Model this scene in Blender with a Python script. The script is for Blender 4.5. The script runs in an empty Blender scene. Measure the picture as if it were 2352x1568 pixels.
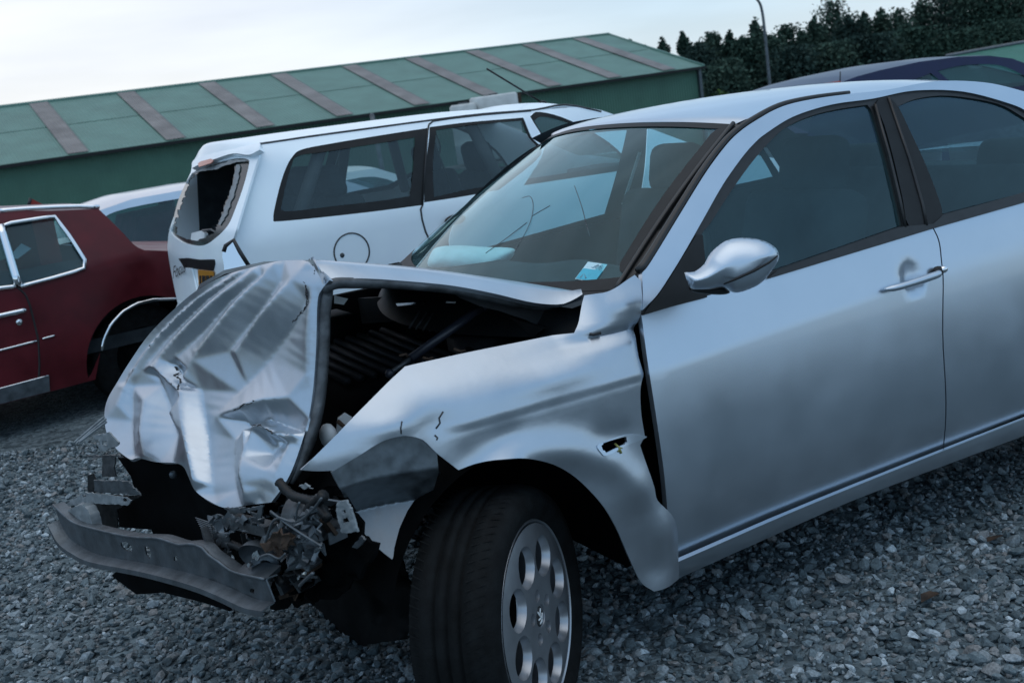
import bpy, math, random
import numpy as np
from mathutils import Vector, Matrix, geometry
random.seed(7); rng = np.random.default_rng(7)
SC = bpy.context.scene

# ------------------------------------------------------------------ camera
CAM = np.array([-1.226, -3.276, 1.533]); FPX = 2692.0; VW, VH = 2352.0, 1568.0
_ya, _pi, _ro = np.radians([27.46, 11.86, 8.0])
FW = np.array([np.sin(_ya)*np.cos(_pi), np.cos(_ya)*np.cos(_pi), -np.sin(_pi)])
_r0 = np.array([np.cos(_ya), -np.sin(_ya), 0]); _u0 = np.cross(_r0, FW)
RT = np.cos(_ro)*_r0 - np.sin(_ro)*_u0
UP = np.sin(_ro)*_r0 + np.cos(_ro)*_u0
cd = bpy.data.cameras.new("camera"); cam = bpy.data.objects.new("camera", cd)
SC.collection.objects.link(cam); SC.camera = cam
cam.matrix_world = Matrix(((RT[0], UP[0], -FW[0], CAM[0]), (RT[1], UP[1], -FW[1], CAM[1]), (RT[2], UP[2], -FW[2], CAM[2]), (0, 0, 0, 1)))
cd.sensor_width = 36; cd.lens = 36*FPX/VW; cd.clip_start = 0.05; cd.clip_end = 1500
cd.dof.use_dof = True; cd.dof.focus_distance = 3.5; cd.dof.aperture_fstop = 6.3

# ------------------------------------------------------------------ sky, sun, exposure
SUN_AZ = math.radians(-140)      # measured from +Y towards +X
SUN_EL = math.radians(80)
W = bpy.data.worlds.new("World"); SC.world = W; W.use_nodes = True
nt = W.node_tree; nt.nodes.clear(); N = nt.nodes.new; LK = nt.links.new
wo = N('ShaderNodeOutputWorld'); add = N('ShaderNodeAddShader')
sky = N('ShaderNodeTexSky'); sky.sky_type = 'NISHITA'; sky.sun_disc = False
sky.sun_elevation = SUN_EL; sky.sun_rotation = SUN_AZ; sky.dust_density = .3; sky.ozone_density = 3.0
b1 = N('ShaderNodeBackground'); b1.inputs[1].default_value = 0.05
b2 = N('ShaderNodeBackground'); b2.inputs[1].default_value = 1.0
LK(sky.outputs[0], b1.inputs[0]); LK(b1.outputs[0], add.inputs[0]); LK(b2.outputs[0], add.inputs[1]); LK(add.outputs[0], wo.inputs[0])
tc = N('ShaderNodeTexCoord'); sep = N('ShaderNodeSeparateXYZ'); LK(tc.outputs['Generated'], sep.inputs[0])
rmp = N('ShaderNodeValToRGB'); cr = rmp.color_ramp
for p, c in ((0.0, (.012, .018, .022)), (.47, (.015, .022, .026)), (.50, (.52, .66, .82)), (.56, (.52, .70, .90)), (.72, (.38, .61, .86)), (1.0, (.27, .50, .78))):
    e = cr.elements.new(p); e.color = (*c, 1)
cr.elements.remove(cr.elements[0]); cr.elements.remove(cr.elements[-1]) if len(cr.elements) > 6 else None
ma = N('ShaderNodeMath'); ma.operation = 'MULTIPLY_ADD'; ma.inputs[1].default_value = .5; ma.inputs[2].default_value = .5
LK(sep.outputs[2], ma.inputs[0]); LK(ma.outputs[0], rmp.inputs[0])
dt = N('ShaderNodeVectorMath'); dt.operation = 'DOT_PRODUCT'; dt.inputs[1].default_value = (math.sin(math.radians(-4))*.98, math.cos(math.radians(-4))*.98, .17)
nrm = N('ShaderNodeVectorMath'); nrm.operation = 'NORMALIZE'; LK(tc.outputs['Generated'], nrm.inputs[0]); LK(nrm.outputs[0], dt.inputs[0])
gl = N('ShaderNodeMapRange'); gl.interpolation_type = 'SMOOTHSTEP'
gl.inputs[1].default_value = .72; gl.inputs[2].default_value = 1.0; LK(dt.outputs['Value'], gl.inputs[0])
mp = N('ShaderNodeMapping'); mp.inputs[3].default_value = (1.2, 1.2, 7.0); LK(tc.outputs['Generated'], mp.inputs[0])
ns = N('ShaderNodeTexNoise'); ns.inputs['Scale'].default_value = 2.2; ns.inputs['Detail'].default_value = 5; LK(mp.outputs[0], ns.inputs['Vector'])
nm = N('ShaderNodeMapRange'); nm.inputs[1].default_value = .35; nm.inputs[2].default_value = .7; nm.inputs[3].default_value = .80; nm.inputs[4].default_value = 1.06; LK(ns.outputs[0], nm.inputs[0])
gc = N('ShaderNodeMix'); gc.data_type = 'RGBA'; gc.inputs[7].default_value = (.90, .87, .91, 1)
LK(rmp.outputs[0], gc.inputs[6])
up = N('ShaderNodeMapRange'); up.inputs[1].default_value = -.01; up.inputs[2].default_value = .02; LK(sep.outputs[2], up.inputs[0])
m2 = N('ShaderNodeMath'); m2.operation = 'MULTIPLY'; LK(gl.outputs[0], m2.inputs[0]); LK(up.outputs[0], m2.inputs[1]); LK(m2.outputs[0], gc.inputs[0])
bk = N('ShaderNodeMapRange'); bk.interpolation_type = 'SMOOTHSTEP'; bk.inputs[1].default_value = -.9; bk.inputs[2].default_value = .55; bk.inputs[3].default_value = 1.0; bk.inputs[4].default_value = 1.0
sp2 = N('ShaderNodeSeparateXYZ'); LK(nrm.outputs[0], sp2.inputs[0]); LK(sp2.outputs[1], bk.inputs[0])     # even from front to back
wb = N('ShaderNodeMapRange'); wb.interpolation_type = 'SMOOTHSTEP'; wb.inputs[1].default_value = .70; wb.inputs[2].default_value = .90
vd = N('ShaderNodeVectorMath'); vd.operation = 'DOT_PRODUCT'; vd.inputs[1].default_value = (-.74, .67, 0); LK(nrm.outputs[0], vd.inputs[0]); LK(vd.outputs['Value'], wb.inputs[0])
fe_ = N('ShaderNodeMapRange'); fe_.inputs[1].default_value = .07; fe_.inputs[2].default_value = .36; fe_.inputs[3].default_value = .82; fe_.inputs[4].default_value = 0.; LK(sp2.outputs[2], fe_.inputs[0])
wf = N('ShaderNodeMath'); wf.operation = 'MULTIPLY'; LK(wb.outputs[0], wf.inputs[0]); LK(fe_.outputs[0], wf.inputs[1])       # added dark band low at left, out of view, dims the bonnet's reflections
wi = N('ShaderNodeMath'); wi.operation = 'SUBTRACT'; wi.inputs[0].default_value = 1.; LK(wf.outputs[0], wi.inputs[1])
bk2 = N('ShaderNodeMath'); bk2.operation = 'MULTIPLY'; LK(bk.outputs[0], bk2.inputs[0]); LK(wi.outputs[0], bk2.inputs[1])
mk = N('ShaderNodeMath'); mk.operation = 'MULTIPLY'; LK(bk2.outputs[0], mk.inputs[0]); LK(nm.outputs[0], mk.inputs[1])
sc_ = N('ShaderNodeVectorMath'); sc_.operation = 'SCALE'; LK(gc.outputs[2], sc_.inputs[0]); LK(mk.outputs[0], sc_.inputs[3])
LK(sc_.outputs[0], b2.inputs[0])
sd = bpy.data.lights.new("sun", 'SUN'); sd.energy = 0.5; sd.angle = math.radians(70); sd.color = (1, .97, .94)
so = bpy.data.objects.new("sun", sd); SC.collection.objects.link(so)
sdir = Vector((math.sin(SUN_AZ)*math.cos(SUN_EL), math.cos(SUN_AZ)*math.cos(SUN_EL), math.sin(SUN_EL)))
so.rotation_euler = sdir.to_track_quat('Z', 'Y').to_euler(); so.location = (-5, 8, 10)
SC.view_settings.view_transform = 'Standard'; SC.view_settings.look = 'None'
SC.view_settings.exposure = -0.12; SC.view_settings.gamma = 1.0
SC.render.engine = 'CYCLES'; SC.cycles.transparent_max_bounces = 24; SC.cycles.max_bounces = 10

# ------------------------------------------------------------------ measuring: rays through the photograph's crops
ZK = {'v': (0, 0, 1), 'A': (643.1, 551.25, .3908), 'win': (1470, 183.75, .375), 'ws': (918.75, 229.7, .35156), 'h': (0, 551.25, .4297),
      'b': (0, 918.75, .3908), 'wh': (643.1, 918.75, .4142), 'van': (367.5, 183.75, .3908), 'l': (0, 367.5, .3907),
      'tr': (1378.1, 0, .4141), 'rt': (1378.1, 826.9, .4142), 'tw': (0, 45.9, .7031)}
def zp(k, x, y): a, b, s = ZK[k]; return a+x*s, b+y*s
def ray(x, y): return FW + RT*(x-VW/2)/FPX - UP*(y-VH/2)/FPX
def on(ax, val, k, x, y):
    d = ray(*zp(k, x, y)); return CAM + d*((val-CAM[ax])/d[ax])
def onG(g, k, x, y, lo=1.2, hi=9.):     # first depth where g(P) turns positive: march, then bisect
    d = ray(*zp(k, x, y)); t = lo
    while t < hi and g(CAM+d*t) < 0: t += .1
    lo, hi = t-.1, t
    for _ in range(18):
        m = (lo+hi)/2
        if g(CAM+d*m) < 0: lo = m
        else: hi = m
    return CAM + d*lo
def onS(S, k, x, y): return onG(lambda p: p[1]-S(p[0], p[2]), k, x, y)
def XZ(S, k, pts):
    o = []
    for p in pts:
        q = onS(S, k, p[0], p[1]); o.append((q[0], q[2]) + tuple(p[2:]))
    return o

# ------------------------------------------------------------------ mesh helpers
def curve(pts, n=6, closed=True):       # Catmull-Rom through points; (x, y, 1) marks a corner
    P = [np.array(p[:2], float) for p in pts]; C = [len(p) > 2 for p in pts]; m = len(P); out = []
    for i in range(m if closed else m-1):
        a, b = i, (i+1) % m; p1, p2 = P[a], P[b]
        p0 = P[a-1] if (closed or a > 0) and not C[a] else 2*p1-p2
        p3 = P[(b+1) % m] if (closed or b+1 < m) and not C[b] else 2*p2-p1
        for t in np.linspace(0, 1, n, endpoint=False):
            out.append(.5*((2*p1)+(-p0+p2)*t+(2*p0-5*p1+4*p2-p3)*t*t+(-p0+3*p1-3*p2+p3)*t**3))
    if not closed: out.append(P[-1])
    return np.array(out)
def curve3(pts, n=8):
    P = [np.array(p, float) for p in pts]; m = len(P); out = []
    for i in range(m-1):
        p1, p2 = P[i], P[i+1]; p0 = P[i-1] if i > 0 else 2*p1-p2; p3 = P[i+2] if i+2 < m else 2*p2-p1
        for t in np.linspace(0, 1, n, endpoint=False):
            out.append(.5*((2*p1)+(-p0+p2)*t+(2*p0-5*p1+4*p2-p3)*t*t+(-p0+3*p1-3*p2+p3)*t**3))
    out.append(P[-1]); return np.array(out)
def resample(P, step, closed=True):
    P = np.asarray(P, float); Q = np.vstack([P, P[:1]]) if closed else P; out = []
    for a, b in zip(Q[:-1], Q[1:]):
        k = max(1, int(np.ceil(np.linalg.norm(b-a)/step)))
        for t in np.arange(k)/k: out.append(a+(b-a)*t)
    if not closed: out.append(Q[-1])
    return np.array(out)
def inpoly(P, Q):
    r = np.zeros(len(P), bool); A = np.asarray(Q); B = np.roll(A, -1, 0)
    for s in range(0, len(P), 4000):
        x, y = P[s:s+4000, :1], P[s:s+4000, 1:2]
        c = (A[None, :, 1] > y) != (B[None, :, 1] > y)
        with np.errstate(divide='ignore', invalid='ignore'):
            h = x < (B[:, 0]-A[:, 0])*(y-A[:, 1])/(B[:, 1]-A[:, 1]+1e-15)+A[:, 0]
        r[s:s+4000] = (c & h).sum(1) % 2 == 1
    return r
def segdist(P, Q, closed=True):
    R = np.vstack([Q, Q[:1]]) if closed else np.asarray(Q); A, D = R[:-1], R[1:]-R[:-1]; L2 = (D*D).sum(1)+1e-15; out = np.empty(len(P))
    for s in range(0, len(P), 4000):
        q = P[s:s+4000, None, :]-A[None]; t = np.clip((q*D).sum(2)/L2, 0, 1)
        out[s:s+4000] = np.sqrt(((q-t[..., None]*D)**2).sum(2).min(1))
    return out
def tri(outline, step, holes=(), lines=(), fit=.45):
    O = resample(outline, step); H = [resample(h, step) for h in holes]; Ls = [resample(l, step, False) for l in lines]
    lo, hi = O.min(0), O.max(0)
    gx, gy = np.meshgrid(np.arange(lo[0], hi[0], step), np.arange(lo[1], hi[1], step*.87))
    gx[1::2] += step/2
    G = np.c_[gx.ravel(), gy.ravel()]
    G = G[inpoly(G, O)]
    if len(G): G = G[segdist(G, O) > step*fit]
    for h in H:
        if len(G): G = G[~inpoly(G, h)]
        if len(G): G = G[segdist(G, h) > step*fit]
    for l in Ls:
        if len(G): G = G[segdist(G, l, False) > step*fit]
    V, E = [], []
    for ring in [O]+H:
        s = len(V); V += list(ring); E += [(s+i, s+(i+1) % len(ring)) for i in range(len(ring))]
    for l in Ls:
        s = len(V); V += list(l); E += [(s+i, s+i+1) for i in range(len(l)-1)]
    V += list(G)
    r = geometry.delaunay_2d_cdt([Vector((float(a[0]), float(a[1]))) for a in V], E, [], 0, 1e-7)
    V2 = np.array([tuple(v) for v in r[0]]); F = np.array([f for f in r[2] if len(f) == 3])
    c = V2[F].mean(1); k = inpoly(c, O); e1, e2 = V2[F[:, 1]]-V2[F[:, 0]], V2[F[:, 2]]-V2[F[:, 0]]; k &= np.abs(e1[:, 0]*e2[:, 1]-e1[:, 1]*e2[:, 0]) > .012*step*step
    for h in H: k &= ~inpoly(c, h)
    return V2, F[k]

ROOTM = {}
def root(name, label, cat, loc=(0, 0, 0), rz=0, group=None):
    o = bpy.data.objects.new(name, None); SC.collection.objects.link(o)
    o.location = loc; o.rotation_euler = (0, 0, rz); o.empty_display_size = .2
    o['label'] = label; o['category'] = cat
    if group: o['group'] = group
    ROOTM[o] = (Matrix.Translation(loc) @ Matrix.Rotation(rz, 4, 'Z')).inverted()
    return o
def tag(o, label=None, cat=None, kind=None, group=None):
    for k, v in (('label', label), ('category', cat), ('kind', kind), ('group', group)):
        if v: o[k] = v
    return o
def obj(name, V, F, mats, parent=None, smooth=True, solid=0, moff=0, out=None, local=False, mi=None, off=-1):
    V = np.asarray(V, float)
    F = [tuple(int(i) for i in f) for f in F]
    if out is not None:
        q = np.array([(f[0], f[1], f[-1]) for f in F]); n_ = np.cross(V[q[:, 1]]-V[q[:, 0]], V[q[:, 2]]-V[q[:, 0]])
        if (n_@np.asarray(out, float)).sum() < 0: F = [f[::-1] for f in F]
    top = parent
    while top is not None and top.parent is not None: top = top.parent
    if top is not None and not local and top in ROOTM:
        M = np.array(ROOTM[top]); V = V@M[:3, :3].T + M[:3, 3]
    me = bpy.data.meshes.new(name); me.from_pydata(V.tolist(), [], F); me.update()
    if smooth: me.polygons.foreach_set('use_smooth', [True]*len(me.polygons))
    for m in (mats if isinstance(mats, (list, tuple)) else [mats]): me.materials.append(m)
    if mi is not None: me.polygons.foreach_set('material_index', mi)
    o = bpy.data.objects.new(name, me); SC.collection.objects.link(o)
    if parent is not None: o.parent = parent
    if solid:
        md = o.modifiers.new('solid', 'SOLIDIFY'); md.thickness = solid; md.offset = off
        md.material_offset = moff; md.material_offset_rim = 0; md.use_even_offset = False
        es = o.modifiers.new('edges', 'EDGE_SPLIT'); es.split_angle = math.radians(55)
    return o
class MB:
    def __init__(s): s.V, s.F, s.M = [], [], []
    def add(s, V, F, m=0):
        n = len(s.V); s.V += [tuple(v) for v in V]; s.F += [tuple(int(i)+n for i in f) for f in F]; s.M += [m]*len(F); return s
    def box(s, c, size, R=None, m=0, taper=1.0):
        c = np.asarray(c, float); h = np.asarray(size, float)/2; vs = []
        for z in (-1, 1):
            for x, y in ((-1, -1), (1, -1), (1, 1), (-1, 1)):
                t = taper if z > 0 else 1; vs.append([x*h[0]*t, y*h[1]*t, z*h[2]])
        vs = np.array(vs)
        if R is not None: vs = vs@np.array(R).T
        return s.add(vs+c, [(3, 2, 1, 0), (4, 5, 6, 7), (0, 1, 5, 4), (1, 2, 6, 5), (2, 3, 7, 6), (3, 0, 4, 7)], m)
    def tube(s, P, r, n=8, m=0, cap=True):
        P = np.asarray(P, float); k = len(P); rs = np.broadcast_to(np.asarray(r, float), (k,))
        T = np.gradient(P, axis=0); T /= np.linalg.norm(T, axis=1)[:, None]+1e-12
        a = np.array([0, 0, 1.]) if abs(T[0][2]) < .9 else np.array([1., 0, 0])
        vs = []
        for i in range(k):
            u = np.cross(T[i], a); u /= np.linalg.norm(u)+1e-12; w = np.cross(u, T[i]); a = w
            for j in range(n):
                t = 2*np.pi*j/n; vs.append(P[i]+rs[i]*(u*np.cos(t)+w*np.sin(t)))
        F = [(i*n+j, i*n+(j+1) % n, (i+1)*n+(j+1) % n, (i+1)*n+j) for i in range(k-1) for j in range(n)]
        if cap: F += [tuple(range(n))[::-1], tuple((k-1)*n+j for j in range(n))]
        return s.add(vs, F, m)
    def lathe(s, prof, C=(0, 0, 0), ax=1, n=48, m=0):    # prof: (radius, axial)
        k = len(prof); vs = []
        for j in range(n):
            t = 2*np.pi*j/n
            for r, a in prof:
                p = [r*np.cos(t), a, r*np.sin(t)] if ax == 1 else [r*np.cos(t), r*np.sin(t), a]
                vs.append(np.array(p)+np.asarray(C))
        return s.add(vs, [(j*k+i, j*k+i+1, ((j+1) % n)*k+i+1, ((j+1) % n)*k+i) for j in range(n) for i in range(k-1)], m)
    def ball(s, c, r, n=12, m=0, R=None):
        c = np.asarray(c, float); r = np.broadcast_to(np.asarray(r, float), (3,)); vs, F = [], []
        for i in range(n//2+1):
            f = np.pi*i/(n//2)
            for j in range(n):
                t = 2*np.pi*j/n; vs.append(r*np.array([np.sin(f)*np.cos(t), np.sin(f)*np.sin(t), np.cos(f)]))
        vs = np.array(vs); vs = vs@np.array(R).T if R is not None else vs
        for i in range(n//2):
            for j in range(n): F.append((i*n+j, (i+1)*n+j, (i+1)*n+(j+1) % n, i*n+(j+1) % n))
        return s.add(vs+c, F, m)
    def build(s, name, mats, parent=None, smooth=False, **k):
        return obj(name, s.V, s.F, mats, parent, smooth, mi=s.M, **k)
def loft(name, curves, mats, parent=None, n=None, **k):   # grid through rows of equal length
    R = np.array(curves); a, b, _ = R.shape
    F = [(i*b+j, i*b+j+1, (i+1)*b+j+1, (i+1)*b+j) for i in range(a-1) for j in range(b-1)]
    return obj(name, R.reshape(-1, 3), F, mats, parent, **k)
def rs3(P, n):
    P = np.asarray(P, float); d = np.r_[0, np.cumsum(np.linalg.norm(np.diff(P, axis=0), axis=1))]
    t = np.linspace(0, d[-1], n); return np.c_[[np.interp(t, d, P[:, i]) for i in range(3)]].T
def smoothbox(name, c, size, mat, parent, R=None, bevel=.03, seg=3):
    o = MB().box(c, size, R).build(name, mat, parent, smooth=True)
    md = o.modifiers.new('bevel', 'BEVEL'); md.width = bevel; md.segments = seg; md.limit_method = 'NONE'
    return o
def rotz(a): c, s = math.cos(a), math.sin(a); return np.array([[c, -s, 0], [s, c, 0], [0, 0, 1]])
def roty(a): c, s = math.cos(a), math.sin(a); return np.array([[c, 0, s], [0, 1, 0], [-s, 0, c]])
def rotx(a): c, s = math.cos(a), math.sin(a); return np.array([[1, 0, 0], [0, c, -s], [0, s, c]])
def inflate(name, poly, depthpt, T, mat, parent, step=5, k='v'):  # pillow body whose outline is poly, centred near a world point
    V, F = tri(np.array([zp(k, *p) for p in poly]), step)
    O = resample(np.array([zp(k, *p) for p in poly]), step)
    d = segdist(V, O); dm = d.max(); h = np.sqrt(np.clip(1-(1-d/dm)**2, 0, 1))*T
    D0 = (np.asarray(depthpt)-CAM)@FW
    A = np.array([CAM+ray(*v)*(D0-hh) for v, hh in zip(V, h)]); B = np.array([CAM+ray(*v)*(D0+hh) for v, hh in zip(V, h)])
    n = len(V); bd = d < 1e-6
    idx = np.where(bd, np.arange(n), np.arange(n)+n)
    FF = [tuple(f) for f in F]
    s = sum(np.cross(A[f[1]]-A[f[0]], A[f[2]]-A[f[0]])@FW for f in FF)
    if s > 0: FF = [f[::-1] for f in FF]
    return obj(name, np.vstack([A, B]), FF+[tuple(idx[list(f[::-1])]) for f in FF], mat, parent)

# ------------------------------------------------------------------ materials
def mat(name, col, rough=.5, metal=0., coat=0., coatr=.05, spec=.5, noise=0., nscale=8., bump=0., bscale=60., rnoise=0., emit=0):
    m = bpy.data.materials.new(name); m.use_nodes = True; t = m.node_tree; p = t.nodes['Principled BSDF']
    p.inputs['Base Color'].default_value = (*col, 1); p.inputs['Roughness'].default_value = rough; p.inputs['Metallic'].default_value = metal
    p.inputs['Coat Weight'].default_value = coat; p.inputs['Coat Roughness'].default_value = coatr; p.inputs['Specular IOR Level'].default_value = spec
    co = t.nodes.new('ShaderNodeTexCoord')
    if noise or rnoise:
        n = t.nodes.new('ShaderNodeTexNoise'); n.inputs['Scale'].default_value = nscale; n.inputs['Detail'].default_value = 6; t.links.new(co.outputs['Object'], n.inputs['Vector'])
    if noise:
        mx = t.nodes.new('ShaderNodeMix'); mx.data_type = 'RGBA'
        mx.inputs[6].default_value = (*[c*(1-noise) for c in col], 1); mx.inputs[7].default_value = (*[min(1, c*(1+noise)) for c in col], 1)
        rg = t.nodes.new('ShaderNodeMapRange'); rg.inputs[1].default_value = .3; rg.inputs[2].default_value = .7
        t.links.new(n.outputs[0], rg.inputs[0]); t.links.new(rg.outputs[0], mx.inputs[0]); t.links.new(mx.outputs[2], p.inputs['Base Color'])
    if rnoise:
        r2 = t.nodes.new('ShaderNodeMapRange'); r2.inputs[1].default_value = .3; r2.inputs[2].default_value = .7
        r2.inputs[3].default_value = max(.02, rough-rnoise); r2.inputs[4].default_value = rough+rnoise
        t.links.new(n.outputs[0], r2.inputs[0]); t.links.new(r2.outputs[0], p.inputs['Roughness'])
    if bump:
        nb = t.nodes.new('ShaderNodeTexNoise'); nb.inputs['Scale'].default_value = bscale; nb.inputs['Detail'].default_value = 4; t.links.new(co.outputs['Object'], nb.inputs['Vector'])
        b = t.nodes.new('ShaderNodeBump'); b.inputs['Strength'].default_value = 1; b.inputs['Distance'].default_value = bump
        t.links.new(nb.outputs[0], b.inputs['Height']); t.links.new(b.outputs[0], p.inputs['Normal'])
    return m
def glassmat(name, tint, dust=.05, dustcol=(.30, .36, .38), ior=1.5):
    m = bpy.data.materials.new(name); m.use_nodes = True; t = m.node_tree; t.nodes.clear(); n = t.nodes.new; l = t.links.new
    o = n('ShaderNodeOutputMaterial'); tr = n('ShaderNodeBsdfTransparent'); tr.inputs[0].default_value = (*tint, 1)
    g = n('ShaderNodeBsdfGlossy'); g.inputs['Roughness'].default_value = .03; g.inputs[0].default_value = (.84, 1, 1, 1)
    d = n('ShaderNodeBsdfDiffuse'); d.inputs[0].default_value = (*dustcol, 1)
    lw = n('ShaderNodeLayerWeight'); lw.inputs[0].default_value = .5
    pw_ = n('ShaderNodeMath'); pw_.operation = 'POWER'; pw_.inputs[1].default_value = 4.6; l(lw.outputs['Facing'], pw_.inputs[0])
    mu = n('ShaderNodeMath'); mu.operation = 'MULTIPLY_ADD'; mu.inputs[1].default_value = .85; mu.inputs[2].default_value = .045; mu.use_clamp = True; l(pw_.outputs[0], mu.inputs[0])
    m1 = n('ShaderNodeMixShader'); m2 = n('ShaderNodeMixShader')
    co = n('ShaderNodeTexCoord'); no = n('ShaderNodeTexNoise'); no.inputs['Scale'].default_value = 3.; no.inputs['Detail'].default_value = 6; l(co.outputs['Object'], no.inputs[0])
    mr = n('ShaderNodeMapRange'); mr.inputs[1].default_value = .3; mr.inputs[2].default_value = .7; mr.inputs[3].default_value = dust*.6; mr.inputs[4].default_value = dust*1.4
    l(no.outputs[0], mr.inputs[0]); l(mr.outputs[0], m1.inputs[0]); l(tr.outputs[0], m1.inputs[1]); l(d.outputs[0], m1.inputs[2])
    l(mu.outputs[0], m2.inputs[0]); l(m1.outputs[0], m2.inputs[1]); l(g.outputs[0], m2.inputs[2]); l(m2.outputs[0], o.inputs[0])
    return m
M = {}
M['silver'] = mat('silver paint', (.49, .565, .635), .33, .94, .55, .06, noise=.05, nscale=5, rnoise=.05)
M['crumple'] = mat('bare crumpled silver', (.45, .51, .565), .35, .93, .35, .10, noise=.06, nscale=9, rnoise=.05, bump=.0025, bscale=7)
M['vansilver'] = mat('pale silver paint', (.82, .93, 1.0), .40, .12, .3, .08, noise=.03, nscale=4)
M['black'] = mat('black plastic', (.007, .009, .010), .5, spec=.3, noise=.3, nscale=20)
M['rubber'] = mat('black rubber seal', (.010, .012, .013), .42, noise=.3, nscale=30)
M['void'] = mat('shade-black metal', (.0022, .003, .0035), .85, noise=.5, nscale=14, spec=.06)  # near-black puts the deep shade of hollows and undersides into the colour
M['trim'] = mat('dark interior cloth', (.028, .036, .042), .9, spec=.1, noise=.3, nscale=12)
M['trim2'] = mat('grey interior lining', (.07, .08, .09), .9, noise=.2, nscale=12)
M['glass'] = glassmat('tinted window glass', (.50, .70, .74), .075, (.15, .33, .38))
M['wsglass'] = glassmat('windscreen glass', (.64, .90, .93), .045, (.18, .46, .50))
M['vanglass'] = glassmat('estate window glass', (.55, .64, .64), .05)
M['tyre'] = mat('worn tyre rubber', (.0045, .006, .0068), .8, spec=.16, noise=.5, nscale=25, bump=.0012, bscale=150)
M['alloy'] = mat('dusty silver alloy', (.34, .37, .40), .36, .8, .2, noise=.12, nscale=18)
M['grey'] = mat('dirty grey plastic', (.19, .22, .235), .5, spec=.3, noise=.25, nscale=30)
M['chrome'] = mat('chrome', (.75, .78, .8), .08, 1.)
M['alu'] = mat('dull aluminium', (.105, .125, .14), .46, .75, noise=.35, nscale=16, bump=.001, bscale=90)
M['steel'] = mat('scraped dark steel', (.075, .085, .092), .5, .6, noise=.5, nscale=22, bump=.002, bscale=60)
M['rust'] = mat('rusty steel', (.045, .028, .018), .8, .2, noise=.6, nscale=26, bump=.002, bscale=80)
M['white'] = mat('white plastic', (.62, .68, .70), .4, noise=.1)
M['cloth'] = mat('white airbag cloth', (.62, .72, .74), .9, noise=.12, nscale=14, bump=.006, bscale=18)
M['maroon'] = mat('maroon paint', (.085, .007, .012), .45, .1, .12, .15, spec=.3, noise=.25, nscale=6, rnoise=.08)
M['navy'] = mat('navy blue paint', (.004, .008, .045), .4, .2, .15, .08, spec=.3, noise=.1)
M['darkglass'] = mat('dark tailgate glass', (.006, .009, .014), .25, spec=.2, noise=.2)
M['red'] = mat('red lamp plastic', (.25, .02, .012), .3, noise=.1)
M['orange'] = mat('orange number plate', (.46, .20, .02), .5, noise=.1)
M['yellow'] = mat('yellow wire plug', (.22, .23, .07), .5, noise=.1)
M['stickw'] = mat('pale sticker', (.50, .72, .78), .7, noise=.04)
M['stickb'] = mat('blue sticker', (.07, .40, .52), .7, noise=.08, nscale=60)
M['ink'] = mat('grey print', (.16, .30, .36), .7, noise=.1)
M['letter'] = mat('dark lettering', (.012, .014, .016), .5, noise=.1)

# ------------------------------------------------------------------ setting: ground
def gmat():
    m = bpy.data.materials.new('grey crushed gravel'); m.use_nodes = True; t = m.node_tree; p = t.nodes['Principled BSDF']; n = t.nodes.new; l = t.links.new
    p.inputs['Roughness'].default_value = .9; p.inputs['Specular IOR Level'].default_value = .2
    co = n('ShaderNodeTexCoord'); v = n('ShaderNodeTexVoronoi'); v.inputs['Scale'].default_value = 42; l(co.outputs['Object'], v.inputs['Vector'])
    v2 = n('ShaderNodeTexVoronoi'); v2.inputs['Scale'].default_value = 42; v2.feature = 'DISTANCE_TO_EDGE'; l(co.outputs['Object'], v2.inputs['Vector'])
    hs = n('ShaderNodeSeparateColor'); l(v.outputs['Color'], hs.inputs[0])
    r = n('ShaderNodeValToRGB'); l(hs.outputs[0], r.inputs[0]); r.color_ramp.elements[0].color = (.038, .056, .066, 1); r.color_ramp.elements[1].color = (.18, .235, .26, 1)
    b = n('ShaderNodeBump'); b.inputs['Distance'].default_value = .015; l(v2.outputs[0], b.inputs['Height']); l(b.outputs[0], p.inputs['Normal'])
    n2 = n('ShaderNodeTexNoise'); n2.inputs['Scale'].default_value = .9; n2.inputs['Detail'].default_value = 5; l(co.outputs['Object'], n2.inputs[0])
    mr = n('ShaderNodeMapRange'); mr.inputs[1].default_value = .3; mr.inputs[2].default_value = .7; mr.inputs[3].default_value = .7; mr.inputs[4].default_value = 1.1; l(n2.outputs[0], mr.inputs[0])
    sv = n('ShaderNodeVectorMath'); sv.operation = 'SCALE'; l(r.outputs[0], sv.inputs[0]); l(mr.outputs[0], sv.inputs[3]); l(sv.outputs[0], p.inputs['Base Color'])
    return m
M['ground'] = gmat()
GZ = -.05
def ground_z(x, y): return GZ - 4.0*np.clip((np.maximum(y-16, (x-17)*.9)), 0, 14)/14
xs = np.r_[-400, -200, -100, -60, np.arange(-40, 61, 2), 80, 120, 200, 300, 500]; ys = np.r_[-300, -120, -60, np.arange(-40, 61, 2), 80, 120, 200, 350, 700]
gx, gy = np.meshgrid(xs, ys); gz = ground_z(gx, gy)
nx = len(xs); F = [(j*nx+i, j*nx+i+1, (j+1)*nx+i+1, (j+1)*nx+i) for j in range(len(ys)-1) for i in range(nx-1)]
tag(obj('ground', np.c_[gx.ravel(), gy.ravel(), gz.ravel()], F, M['ground']), 'grey gravel yard falling away towards the green hall', 'ground', 'structure')

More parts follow.
